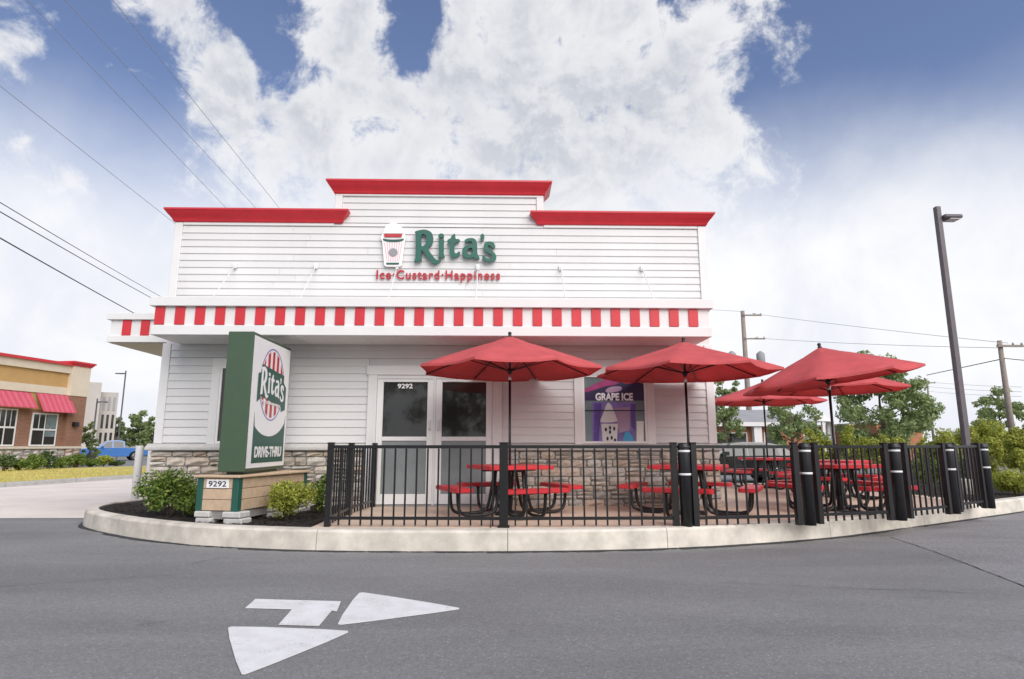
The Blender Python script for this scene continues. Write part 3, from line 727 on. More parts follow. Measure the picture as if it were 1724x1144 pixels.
pl('poster_swash', chaikin([(420,270),(470,225),(620,215),(625,270),(540,290),(440,300)], 2), 2, 'poster_pink')
pl('poster_light_area', [(530,480),(720,470),(715,750),(590,780)], 1, 'poster_pink')
pl('ice_peak', chaikin([(365,625),(400,540),(440,430),(465,415),(500,450),(560,600),(575,650),(365,660)]), 2, 'poster_white')
pl('cup', [(375,670),(575,670),(560,930),(395,930)], 2, 'poster_white')
for i, (cx, cy) in enumerate(((430,740),(480,770),(530,730),(450,850),(500,840),(540,870),(480,720))): pl('cup_print', ell(cx, cy, 14, 24), 3, 'poster_dark')
pl('ice_mound', chaikin([(630,930),(640,830),(665,770),(710,765),(760,840),(785,930)]), 2, 'poster_blue')
pl('order_card', [(800,640),(885,640),(885,900),(800,900)], 2, 'poster_white')
a, b = PX(305, 392), PX(755, 300)
me = place(text_mesh('GRAPE ICE', .14, .0006, .006), (a[0], YF+.0100-.0048, a[1]), U3, V3, (b[0]-a[0], b[1]-a[1])); link('poster_lettering', me, 'sign_white', po)
anchor(po, (2.15, YF, 1.4))

# ------------------------------------------------------------------ monument sign
ms = thing('monument_sign', 'green cabinet drive-thru sign on a tan boarded base', 'sign')
mX, mY0, mY1, mZ0, mZ1 = -3.66, 9.1, 10.75, .955, 3.03
bm = bmesh.new(); box(bm, mX-.40, mX-.012, mY0, mY1, mZ0, mZ1, bev=.012); cab = obj('cabinet', bm, 'sign_green', ms)
UF, VF = (0, 1, 0), (0, 0, 1); FWid, FHt = mY1-mY0-.06, mZ1-mZ0-.10
fo = (mX, mY0+.03, mZ0+.05)
def mf(name, loops, k, m, par): return link(name, place(loops_mesh([[(u*FWid, v*FHt) for u, v in l] for l in loops], .0012), (fo[0]-.010+.003*k, fo[1], fo[2]), UF, VF), m, par)
def ellf(cu, cv, ru, rv, n=40): return [(cu+ru*math.cos(2*math.pi*i/n), cv+rv*math.sin(2*math.pi*i/n)) for i in range(n)]
face = mf('sign_face', [[(0,0),(1,0),(1,1),(0,1)]], 0, 'sign_white', ms)
arc = [(.5+.50*math.cos(t), .47+.23*math.sin(t)) for t in np.linspace(math.pi*1.04, math.pi*1.96, 24)]
mf('lower_field', [[(.11,.035),(.95,.035),(.95,.42)] + [p for p in arc[::-1] if .11 < p[0] < .95] + [(.11,.42)]], 1, 'sign_post', face)
mf('oval_outline', [ellf(.52,.66,.33,.295), ellf(.52,.66,.315,.285)], 1, 'poster_light', face)
for i in range(5):                                       # red stripes of the oval
    a = .52-.27+i*.12; b = a+.06; top = lambda u: .66+.27*math.sqrt(max(0, 1-((u-.52)/.30)**2)); bot = lambda u: .66-.27*math.sqrt(max(0, 1-((u-.52)/.30)**2))
    mf('oval_stripe', [[(a, bot(a)), (b, bot(b)), (b, top(b)), (a, top(a))]], 1, 'print_red', face)
rib = mf('ribbon', [[(.14,.50),(.22,.53),(.22,.55),(.80,.49),(.80,.45),(.92,.47),(.92,.66),(.84,.70),(.84,.76),(.22,.80),(.22,.74),(.14,.72)]], 2, 'sign_post', face)
allp = [p for l in RITA.values() for q in l for p in q]; x0_, x1_ = min(p[0] for p in allp), max(p[0] for p in allp); y0_, y1_ = min(p[1] for p in allp), max(p[1] for p in allp)
for k, lps in RITA.items():
    mf('letter', [[(.20+.66*(x-x0_)/(x1_-x0_), .545+.245*(y1_-y)/(y1_-y0_)-.03*(x-x0_)/(x1_-x0_)) for x, y in chaikin(l, 1)] for l in lps], 3, 'sign_white', rib)
me = place(text_mesh('ICE·CUSTARD·HAPPINESS', .1, .001, .002), (fo[0]-.001, fo[1]+.27*FWid, fo[2]+.502*FHt), (0,1,-.05), VF, (.5*FWid, .022*FHt)); link('ribbon_print', me, 'sign_white', rib)
me = place(text_mesh('DRIVE-THRU', .2, .001, .008), (fo[0]-.004, fo[1]+.17*FWid, fo[2]+.075*FHt), UF, VF, (.72*FWid, .085*FHt)); link('drive_print', me, 'sign_white', face)
B('plinth', 'sign_green', ms, (mX-.33, mX-.08, mY0+.15, mY1-.15, .90, mZ0+.005))
# base: turned slightly on plan
ba = R(-13); bo = Vector((-3.70, 9.0, 0))
def brow(name, m, par, *bx, bev=.006):
    o = B(name, m, par, *bx, bev=bev); me = o.data; me.transform(Matrix.Translation(bo) @ Matrix.Rotation(ba, 4, 'Z')); return o
BW, BL = .66, 1.85
core = brow('base_core', 'mortar', ms, (-BW+.03, -.03, .03, BL-.03, .30, .86), bev=0)
for i in range(3):
    z0 = .42+.153*i
    brow('base_board', 'base_tan', ms, (-BW+.09, -.09, .0, .028, z0, z0+.147)); brow('base_board', 'base_tan', ms, (-.028, .0, .09, BL-.08, z0, z0+.147)); brow('base_board', 'base_tan', ms, (-BW, -BW+.028, .09, BL-.08, z0, z0+.147))
for (x, y) in ((-BW, 0), (-.085, 0), (-BW, BL-.085), (-.085, BL-.085)): brow('corner_post', 'sign_post', ms, (x-.008, x+.093, y-.01, y+.09, .41, .878))
brow('base_cap', 'base_tan', ms, (-BW-.05, .05, -.05, BL+.05, .88, .915), bev=.008)
npl = brow('number_plate', 'sign_white', ms, (-BW+.15, -.15, -.012, -.0005, .735, .855), bev=.002)
u = Matrix.Rotation(ba, 3, 'Z') @ Vector((1, 0, 0)); o_ = Matrix.Translation(bo) @ Matrix.Rotation(ba, 4, 'Z') @ Vector((-BW+.185, -.0145, .755))
link('number_print', place(text_mesh('9292', .1, .001, .001), tuple(o_), tuple(u), VF, (.29, .078)), 'black_metal', npl)
for (x, y, sx_, sy_) in ((-BW+.02, -.03, .26, .22), (-.18, -.04, .30, .24), (-.2, BL-.3, .3, .3), (-BW+.02, BL-.3, .28, .3), (-.12, .8, .2, .3)):
    for j in range(2):
        o = brow('footing_stone', 'cap_stone', ms, (x-.02*j, x+sx_-.03*j, y-.01*j, y+sy_, .235+.09*j, .318+.092*j), bev=.015)
anchor(ms, (-3.9, 9.6, PZ))

# ------------------------------------------------------------------ patio fence, bollards
FZ = PZ + 1.085
def fence(name, label, runs, bigpost=()):
    t = thing(name, label, 'fence', group='black railing panels round the patio')
    done = []
    for (a, b) in runs:
        a, b = Vector((*a, 0)), Vector((*b, 0)); d = b-a; L_ = d.length; ang = math.atan2(d.y, d.x); Mx = Matrix.Translation(a) @ Matrix.Rotation(ang, 4, 'Z')
        for nm, z0, z1, hw in (('top_rail', FZ-.048, FZ-.004, .022), ('bottom_rail', PZ+.092, PZ+.132, .019)):
            o = B(nm, 'black_metal', t, (.02, L_-.02, -hw, hw, z0, z1), bev=.003); o.data.transform(Mx)
        n = max(2, round(L_/.152)); bmk = bmesh.new(); box(bmk, -.011, .011, -.011, .011, 0, FZ-.05-PZ-.018); pk = mesh(bmk, 'picket')
        for i in range(1, n):
            o = link('picket', pk, 'black_metal', t); p = a + d*(i/n); o.location = (p.x, p.y, PZ+.018); o.rotation_euler = (0, 0, ang)
        for p in (a, b):
            if any((p-q).length < .05 for q in done): continue
            done.append(p); hw = .058 if any((p.xy-Vector(q)).length < .1 for q in bigpost) else .040
            bmk = bmesh.new(); box(bmk, -hw, hw, -hw, hw, PZ-.01, FZ+.015, bev=.003); o = obj('post', bmk, 'black_metal', t); o.location = (p.x, p.y, 0); o.rotation_euler = (0, 0, ang)
            bmk = bmesh.new(); box(bmk, -hw-.006, hw+.006, -hw-.006, hw+.006, FZ+.0155, FZ+.035, bev=.006); cp = obj('post_cap', bmk, 'black_metal', o)
            if hw > .05: bmk = bmesh.new(); box(bmk, -hw-.02, hw+.02, -hw-.02, hw+.02, PZ+.002, PZ+.02); obj('post_foot', bmk, 'black_metal', o)
    anchor(t, (runs[0][0][0], runs[0][0][1], PZ)); return t
def gp(x, y): p = atz(x, y, PZ); return (p.x, p.y)
c0, c1, c2 = gp(551, 887), gp(848, 888), gp(1139, 887)
sb0 = (-2.33, 9.9); sb1 = (-2.22, 11.22)
fence('patio_fence', 'black railing panel from the shop wall round to the first bollard', [(sb1, sb0), (sb0, c0), (c0, c1), (c1, c2)], [c1])
bp = [gp(1157, 887), gp(1364, 882), gp(1517, 874), gp(1608, 863), gp(1667, 854)]
fe = [(gp(1172, 887), gp(1346, 883)), (gp(1381, 881), gp(1500, 875)), (gp(1533, 872), gp(1598, 865)), (gp(1617, 861), gp(1658, 855))]
fl = ['black railing panel between first and second bollards', 'black railing panel between second and third bollards', 'short black railing panel between third and fourth bollards', 'narrow black railing panel before the last bollard on the right']
for r_, l_ in zip(fe, fl): fence('patio_fence', l_, [r_])
fence('patio_fence', 'black railing panel running back along the patio end', [((bp[4][0]+.05, bp[4][1]+.25), (9.1, 13.9)), ((9.1, 13.9), (9.1, 16.4))])
bl = ['black bollard with two white bands in the gap beside the second umbrella', 'black banded bollard left of the third table, second along the kerb', 'black banded bollard, third along the kerb', 'black banded bollard below the tall light pole, fourth along the kerb', 'rightmost black banded bollard at the end of the railing']
def bollard(loc, label, r, h, m, bands, grp):
    t = thing('bollard', label, 'bollard', (loc[0], loc[1], loc[2]), group=grp)
    bm = bmesh.new(); lathe(bm, [(r, -.02), (r, h-.05), (r*.93, h-.02), (r*.7, h-.004), (r*.2, h)], 24); p = obj('post', bm, m, t)
    for z in bands: bm = bmesh.new(); lathe(bm, [(r+.0005, z-.014), (r+.003, z-.012), (r+.003, z+.012), (r+.0005, z+.014)], 24); obj('band', bm, 'white_band', t)
    if bands: bm = bmesh.new(); lathe(bm, [(r+.008, h-.075), (r+.010, h-.07), (r+.010, h-.045), (r*.9, h-.03)], 24); obj('cap_ring', bm, m, t)
    return t
for p, l in zip(bp, bl): bollard((p[0], p[1], PZ), l, .082, 1.115, 'bollard_black', (1.0, .69), 'black bollards along the patio kerb')
p = at(233, 780, 13.2); bollard((p.x, p.y, 0), 'white pipe bollard at the drive-through lane behind the left shrub', .075, 1.33, 'trim', (), 'white bollards by the lane')
p = at(253, 780, 16.0); bollard((p.x, p.y, 0), 'white pipe bollard hard against the left edge of the shop', .075, 1.25, 'trim', (), 'white bollards by the lane')

# ------------------------------------------------------------------ tables and umbrellas
def make_table():
    t = thing('picnic_table', 'x', 'picnic table', group='red picnic tables on the patio')
    def slab(name, hx, hy, rc, z0, z1, M_=None):
        pts = []
        for sx_, sy_, a0 in ((1,1,0),(-1,1,90),(-1,-1,180),(1,-1,270)):
            for k in range(4): a = R(a0+30*k); pts.append((sx_*(hx-rc)+rc*math.cos(a), sy_*(hy-rc)+rc*math.sin(a)))
        bm = bmesh.new(); prism(bm, pts, z0, z1, 'Z')
        bmesh.ops.bevel(bm, geom=[e for e in bm.edges if abs(e.verts[0].co.z-e.verts[1].co.z) < 1e-5], offset=.009, segments=2, affect='EDGES')
        o = obj(name, bm, 'plastisol', t)
        if M_: o.data.transform(M_)
        return o
    top = slab('table_top', .56, .56, .10, .708, .768)
    bm = bmesh.new(); lathe(bm, [(.045, .769), (.045, .773), (.03, .774), (.03, .769)], 16); obj('umbrella_ring', bm, 'black_metal', top)
    for k in range(4):
        Mk = Matrix.Rotation(R(90*k), 4, 'Z'); Mb = Mk @ Matrix.Translation((0, -.93, 0))
        slab('bench', .53, .14, .06, .392, .452, Mb)
        bm = bmesh.new()
        for s in (-.17, .17):
            pts = catmull([(s*.9, -.18, .72), (s*.9, -.24, .40), (s, -.30, .12), (s, -.40, .045), (s, -.6, .03), (s, -.80, .045), (s, -.90, .13), (s, -.93, .39)], 4); tube(bm, pts, .026, 8)
        box(bm, -.22, .22, -.945, -.915, .372, .391); fr_ = obj('bench_frame', bm, 'black_metal', t); fr_.data.transform(Mk)
    bm = bmesh.new(); box(bm, -.46, .46, -.025, .025, .672, .707); box(bm, -.025, .025, -.46, .46, .6725, .7065); tube(bm, [(0, 0, .02), (0, 0, .69)], .03, 10); obj('support_cross', bm, 'black_metal', t)
    return t
tb = make_table()
tabs = [((.18, 9.97), 23, 'red picnic table in front of the white double doors'), ((3.08, 9.98), 62, 'red picnic table below the poster window'),
        ((5.74, 10.45), 20, 'red picnic table behind the second and third bollards'), ((7.15, 13.0), 40, 'red picnic table behind the tilted umbrella, mostly hidden'), ((6.98, 15.9), 10, 'farthest red picnic table, in front of the parked dark car')]
for i, (p, a, l) in enumerate(tabs):
    o = tb if i == 0 else copy_tree(tb); o.location = (p[0], p[1], PZ); o.rotation_euler = (0, 0, R(a)); o['label'] = l
def umbrella(loc, rot, r, zr, za, tilt, label):
    """octagonal market umbrella: rim height zr, crown height za above patio; tilt = (axis angle, degrees) at the pole joint"""
    t = thing('patio_umbrella', label, 'umbrella', (loc[0], loc[1], PZ), group='red patio umbrellas')
    zj = zr - .12
    TM = Matrix.Identity(4)
    if tilt: TM = Matrix.Translation((0, 0, zj)) @ Matrix.Rotation(R(tilt[1]), 4, Vector((math.cos(R(tilt[0])), math.sin(R(tilt[0])), 0))) @ Matrix.Translation((0, 0, -zj))
    NR = 8; NS = 5; ps = [random.uniform(.5, 1.6) for _ in range(8)]
    def cone(r0, r1, z0, z1, sag, lift):
        bm = bmesh.new(); rings = []
        for i in range(9):
            u_ = i/8; rr = r0+(r1-r0)*u_; ring = []
            for k in range(8*NS):
                ph = k/NS; kk = int(ph); f = ph-kk; a0, a1 = R(45*kk+rot), R(45*(kk+1)+rot)
                x = rr*((1-f)*math.cos(a0)+f*math.cos(a1)); y = rr*((1-f)*math.sin(a0)+f*math.sin(a1)); bow = 4*f*(1-f)
                z = z0+(z1-z0)*(u_**1.10) - sag*ps[kk]*bow*u_*u_*(1-.15*u_) + random.uniform(-.004, .004)*u_; s = 1-(.02+.02*ps[kk])*bow*u_*u_
                ring.append(bm.verts.new((x*s, y*s, z+lift)))
            rings.append(ring)
        n = 8*NS
        for a, b in zip(rings, rings[1:]):
            for k in range(n): f = bm.faces.new((a[k], a[(k+1) % n], b[(k+1) % n], b[k])); f.smooth = True
        return bm, rings
    bm, rings = cone(.10, r, za, zr, .035, 0); n = 8*NS                      # main canopy with a short turned hem
    hem = [bm.verts.new((v.co.x*1.002, v.co.y*1.002, v.co.z-.035)) for v in rings[-1]]
    for k in range(n): bm.faces.new((rings[-1][k], rings[-1][(k+1) % n], hem[(k+1) % n], hem[k]))
    ca = obj('canopy', bm, 'canvas', t); ca.data.transform(TM)
    md = ca.modifiers.new('thickness', 'SOLIDIFY'); md.thickness = .004
    bm, rings = cone(.02, r*.27, za+.055, za-(za-zr)*.27+.03, .018, 0); v_ = obj('vent_cap', bm, 'canvas', ca); v_.data.transform(TM)
    for k in range(8):
        a = R(45*k+rot); c, s = math.cos(a), math.sin(a); e = Vector((c*r*.985, s*r*.985, zr-.018)); i_ = Vector((c*.05, s*.05, za-.05))
        bm = bmesh.new(); tube(bm, [i_, e], .011, 6); rb_ = obj('rib', bm, 'umbrella_metal', t); rb_.data.transform(TM)
        bm = bmesh.new(); tube(bm, [(c*.04, s*.04, zr-.02), i_+(e-i_)*.50 - Vector((0, 0, .008))], .008, 6); st_ = obj('strut', bm, 'umbrella_metal', rb_); st_.data.transform(TM)
    bm = bmesh.new(); lathe(bm, [(.03, zr-.07), (.045, zr-.05), (.045, zr-.01), (.03, zr+.01)], 12); o = obj('runner', bm, 'umbrella_metal', t); o.data.transform(TM)
    bm = bmesh.new(); tube(bm, [(0, 0, zj), (0, 0, za+.03)], .02, 12); o = obj('upper_pole', bm, 'umbrella_metal', t); o.data.transform(TM)
    bm = bmesh.new(); tube(bm, [(0, 0, .04), (0, 0, zj+.01)], .021, 12); obj('pole', bm, 'umbrella_metal', t)
    bm = bmesh.new(); lathe(bm, [(.023, zj-.06), (.027, zj-.05), (.027, zj+.03), (.023, zj+.04)], 12); obj('tilt_joint', bm, 'steel', t)
    bm = bmesh.new(); lathe(bm, [(.015, za+.02), (.035, za+.05), (.034, za+.075), (.02, za+.085), (.032, za+.10), (.030, za+.125), (.01, za+.14)], 12); o = obj('finial', bm, 'umbrella_metal', t); o.data.transform(TM)
    bm = bmesh.new(); lathe(bm, [(.24, .0), (.24, .03), (.20, .05), (.04, .065), (.032, .25), (.03, .25)], 20); obj('base', bm, 'umbrella_metal', t)
    return t
umbrella((.19, 9.95), 25, 1.53, 2.31, 2.80, None, 'red umbrella standing in front of the white double doors')
umbrella((3.09, 9.95), -25, 1.50, 2.28, 2.72, None, 'red umbrella shading the poster window')
umbrella((5.74, 10.42), 10, 1.44, 2.20, 2.72, (80, -8), 'tilted red umbrella, nearest of the three right of the shop')
umbrella((7.15, 13.0), 5, 1.5, 2.28, 2.72, None, 'red umbrella half hidden behind the tilted one')
umbrella((6.98, 15.9), 20, 1.5, 2.22, 2.66, None, 'lowest looking red umbrella, farthest back beside the shop corner')

# ------------------------------------------------------------------ plants
def shrub(name, label, cx, cy, z0, rx, ry, h, n, size, m, group=None, twigs=6, cl=26):
    t = thing(name, label, 'shrub', (cx, cy, z0), group=group)
    bm = bmesh.new()
    for i in range(twigs):
        a = random.random()*6.28; e = Vector((math.cos(a)*rx*.6*random.random(), math.sin(a)*ry*.6*random.random(), h*random.uniform(.55, .9)))
        tube(bm, [(math.cos(a)*.03, math.sin(a)*.03, -.02), e*.5 + Vector((0, 0, .05)), e], [.014, .009, .004], 5)
    obj('stems', bm, 'bark', t)
    cs = blob_clumps((0, 0, h*.55), rx*.74, ry*.74, h*.40, cl, min(rx, h)*.16, min(rx, h)*.34, .35)
    cs = [((c[0], c[1], max(c[2], r*.7)), r) for c, r in cs]
    leaves('foliage', cs, n, size, m, t, .35); return t
def at_shrub(name, label, pxc, pytop, hw, Y, z0, n, size, m, group=None, depth=.8):
    p = at(pxc, 750, Y); q = at(pxc, pytop, Y); rx = hw*Y/F_PX
    return shrub(name, label, p.x, Y, z0, rx, rx*depth, q.z-z0, n, size, m, group)
# beside the sign
shrub('shrub', 'leafy green shrub in the mulch bed left of the sign base', -5.12, 9.95, PZ, .68, .5, .64, 3800, .062, 'leaf_green', cl=40)
shrub('shrub', 'small green shrub tucked against the left of the sign base', -4.62, 9.75, PZ, .26, .3, .42, 900, .05, 'leaf_green')
p = at(483, 845, 9.35); shrub('shrub', 'rounded lime green shrub right of the sign base', p.x, 9.35, PZ, .47, .40, .60, 4200, .045, 'leaf_lime', cl=44)
p = at(540, 840, 10.2); shrub('shrub', 'dark green shrub against the corner of the railing', p.x-.02, 10.2, PZ, .26, .3, .66, 1700, .05, 'leaf_green')
# right-hand planting behind the railing
for a in [(1588,722,52,17.5,.25,7000,.085,'leaf_hedge','large yellow-green hedge shrub left of the light pole'),(1655,706,56,18.6,.25,8000,.085,'leaf_hedge','tallest yellow-green hedge shrub right of the light pole'),(1725,716,46,17.2,.25,6000,.085,'leaf_hedge','yellow-green hedge shrub at the right edge of view'),
          (1702,786,46,13.6,.25,4200,.05,'leaf_lime','low lime shrub in the bed by the kerb at far right'),(1632,752,34,15.6,.25,3000,.07,'leaf_dark','dark green shrub behind the last railing panel'),(1560,768,36,16.2,.25,3200,.07,'leaf_green','green shrub seen through the railing behind the third bollard'),
          (1520,733,30,23.0,.0,3600,.10,'leaf_hedge','yellow-green shrub just right of the orange brick wall'),(1556,727,30,21.0,.0,4000,.095,'leaf_hedge','yellow-green shrub in the hedge gap left of the light pole'),
          (1620,716,34,19.6,.25,4600,.09,'leaf_hedge','yellow-green hedge shrub directly behind the light pole'),(1690,712,34,20.0,.25,4600,.09,'leaf_hedge','yellow-green hedge shrub below the wooden pole'),
          (1395,729,26,26.0,.0,2600,.10,'leaf_lime','low lime shrub between the clipped shrub and the middle one'),(1455,729,24,26.4,.0,2600,.10,'leaf_lime','low lime shrub right of the middle lime shrub'),
          (1762,772,40,14.6,.25,2500,.06,'leaf_green','green shrub beside the kerb leaving the picture'),
          (1368,720,30,24.5,.0,3200,.10,'leaf_lime','clipped lime shrub behind the second bollard'),(1428,715,34,25.5,.0,3600,.10,'leaf_lime','middle of three lime shrubs across the lot'),(1480,721,28,24.8,.0,3000,.10,'leaf_hedge','lime shrub beside the orange brick wall')]:
    at_shrub('shrub', a[8], *a[:5], a[5], a[6], a[7], 'yellow-green hedge shrubs across the patio')
rbc = [(random.uniform(9.6, 15), 0) for _ in range(1)]
def inright():
    while True:
        x, y = random.uniform(9.4, 14), random.uniform(11.8, 16)
        d = min(range(len(inner)), key=lambda i: (inner[i].x-x)**2+(inner[i].y-y)**2); p = inner[d]; t = kp[min(d+1, len(kp)-1)]-kp[max(d-1, 0)]
        if (-t.y*(x-p.x) + t.x*(y-p.y)) > .01: return x, y
chips('mulch_chips', 2500, inright, 'dark bark mulch chips in the bed at the right edge')
def tree(name, label, x, y, h, rx, trunk, n, size, m, lo=.25, cl=46, group='trees in the background'):
    t = thing(name, label, 'tree', (x, y, 0), group=group); bm = bmesh.new()
    tube(bm, [(0, 0, -.1), (.05, .02, h*.25), (-.04, .05, h*.55), (.02, 0, h*.9)], [trunk, trunk*.8, trunk*.5, trunk*.12], 9)
    ends = []
    for i in range(11):
        z = h*random.uniform(.22, .7); a = random.random()*6.28; L_ = rx*random.uniform(.55, .95)*(1-.4*z/h); e = Vector((math.cos(a)*L_, math.sin(a)*L_, z+h*random.uniform(.05, .2)))
        tube(bm, [(0, 0, z), e*.5 + Vector((0, 0, z*.5+.05)), e], [trunk*.38, trunk*.22, trunk*.06], 6); ends.append(e)
    obj('trunk', bm, 'bark', t); cs = []
    for i in range(cl):
        if i < len(ends): c = ends[i]
        else:
            u = random.random(); z = h*(lo + (1-lo)*u); wmax = rx*math.sqrt(max(.04, 1-((u-.35)/.68)**2)); a = random.random()*6.28; q = wmax*random.uniform(.25, .95); c = Vector((math.cos(a)*q, math.sin(a)*q, z))
        cs.append(((c.x, c.y, c.z), rx*random.uniform(.13, .27)))
    leaves('crown', cs, n, size, m, t, .3, .75); return t
def at_tree(label, pxc, pytop, hw, Y, n, size, m, lo=.25, cl=46, trunk=.14):
    p = at(pxc, 750, Y); q = at(pxc, pytop, Y); return tree('tree', label, p.x, Y, q.z, hw*Y/F_PX, trunk, n, size, m, lo, cl)
at_tree('broad green tree behind the tilted umbrella', 1490, 598, 82, 40, 16000, .24, 'leaf_far', .2, 80)
at_tree('green tree just right of the shop corner', 1222, 632, 40, 44, 3500, .24, 'leaf_far', .2)
at_tree('low spreading tree between the two right umbrellas', 1335, 672, 52, 38, 3600, .22, 'leaf_far', .25)
at_tree('tree at the right edge beside the wooden pole', 1690, 655, 48, 52, 4500, .28, 'leaf_far', .2)
at_tree('grey-green tree far behind the blue pickup', 232, 694, 26, 88, 3600, .42, 'leaf_far', .1)
at_tree('smaller tree left of the far light pole', 192, 704, 20, 92, 3000, .42, 'leaf_far', .1)
at_tree('low dark tree next to the shop wall at far left', 256, 712, 20, 80, 1800, .4, 'leaf_far', .1)
at_tree('young slender tree beside the brick restaurant corner', 152, 712, 17, 41, 2600, .15, 'leaf_far', .1, 46, .05)
for k_, (x_, y_, h_, r_) in enumerate(((-9.5, -19, 9.0, 4.2), (-3.2, -22, 10.5, 4.6), (4.2, -20, 9.5, 4.4), (11.5, -23, 10, 4.6))):
    tree('tree', ('leftmost street tree across the road behind the viewpoint', 'tallest street tree across the road, mirrored in the left door glass', 'street tree across the road mirrored in the right door glass', 'rightmost street tree across the road behind the viewpoint')[k_], x_, y_, h_, r_, .2, 5200, .34, 'leaf_dark', .25, 60, 'street trees across the road')
# a far wood that closes the view
cs = []
for i in range(420):
    x = random.uniform(-190, 230); y = 150 + random.uniform(-14, 14); cs.append(((x, y, random.uniform(.5, 4.2)), random.uniform(1.2, 2.6)))
wd_ = leaves('far_wood', cs, 26000, .8, 'leaf_far', None, .3); tag(wd_, 'low belt of distant woodland along the horizon', 'wood', kind='stuff')
# low planting along the restaurant
RL = ['leftmost dark shrub below the first restaurant window', 'low green shrub under the right end of the first restaurant window', 'green shrub below the second restaurant window, at its left', 'darkest low shrub below the middle of the second restaurant window',
      'green shrub at the right end of the second restaurant window', 'green shrub in front of the restaurant corner pier', 'green shrub at the front wheel of the blue pickup', 'lime green low shrub in front of the blue pickup', 'small dark shrub at the lawn end near the white bollard']
for i in range(9):
    px = [12, 38, 62, 84, 108, 132, 156, 178, 200][i]; Y = 29.5 + i*.95
    at_shrub('shrub', RL[i], px, [767,773,765,760,771,766,772,768,775][i], [24,19,23,16,22,20,19,22,15][i], Y, .15, 1500, .12, ['leaf_dark','leaf_green','leaf_green','leaf_dark','leaf_green','leaf_green','leaf_green','leaf_lime','leaf_dark'][i], 'low shrubs by the restaurant')

# ------------------------------------------------------------------ neighbouring brick restaurant
rs = thing('brick_restaurant', 'tan and brick restaurant with red awnings at the left edge', 'building')
Bc = at(131, 750, 36); Ac = at(-11, 750, 31.2); dd = Vector((Ac.x-Bc.x, Ac.y-Bc.y, 0)).normalized()      # along the wall, towards the left of the picture
nl = Vector((-dd.y, dd.x, 0)); nl = nl if nl.dot(Vector((0, -1, 0))) > 0 else -nl
ang = math.atan2(-dd.y, -dd.x)       # local +x runs right along the wall towards the far corner
rs.location = (Bc.x, Bc.y, .15); rs.rotation_euler = (0, 0, ang)
def wu(px, py):                       # wall coordinates of a surveyed point: (x along wall, z above lawn)
    d = ray(px, py); t = (Vector((Bc.x, Bc.y, 0))-Vector((0, 0, 0))).dot(nl)/Vector((d.x, d.y, 0)).dot(nl); P = CP + d*t; v = P-Vector((Bc.x, Bc.y, 0)); return (v.dot(-dd), P.z-.15)
zt = wu(107, 611)[1]; zc1 = wu(60, 622)[1]; zc2 = wu(60, 648)[1]; zb1 = wu(60, 661)[1]; zst = wu(60, 752)[1]
LW = -26.0; xp = wu(108, 700)[0]
def RB(name, m, par, x1, y0, y1, z0, z1, x0=LW):
    bm = bmesh.new(); box(bm, x0, x1, y0, y1, z0, z1); return obj(name, bm, m, par)
RB('brick_wall', 'brick', rs, xp, 0, 9, 0, zb1-.9); RB('tan_wall', 'eifs', rs, xp-.001, 0, 9, zb1-.899, zb1-.001)
RB('tan_wall', 'eifs', rs, xp-.002, .02, 9, zc2, zc1); RB('cream_band', 'eifs_cream', rs, xp-.003, -.07, 9, zb1, zc2-.001)
RB('cream_cornice', 'eifs_cream', rs, xp-.004, -.12, 9, zc1+.001, zt-.14); RB('red_coping', 'red_paint', rs, xp-.005, -.26, 9.1, zt-.139, zt)
zz = wu(130, 618)[1]; zq = wu(130, 668)[1]
pi = RB('corner_pier', 'brick', rs, 0, -.22, 8.9, 0, zq, xp); RB('pier_upper', 'eifs_cream', pi, .03, -.26, 8.95, zq+.001, zz, xp-.02)
for nm, o1, za_, zb_ in (('pier_moulding', .05, zz+.001, zz+.08), ('pier_moulding', .11, zz+.081, zz+.16), ('pier_cap', .17, zz+.161, zz+.26)): RB(nm, 'red_paint', pi, .03+o1, -.26-o1, 8.95+o1, za_, zb_, xp-.02-o1)
B('stone_sill', 'eifs_cream', rs, (LW, .03, -.30, -.001, zst-.12, zst)); B('base_wall', 'mortar', rs, (LW, -.01, -.2, -.002, -.1, zst-.121))
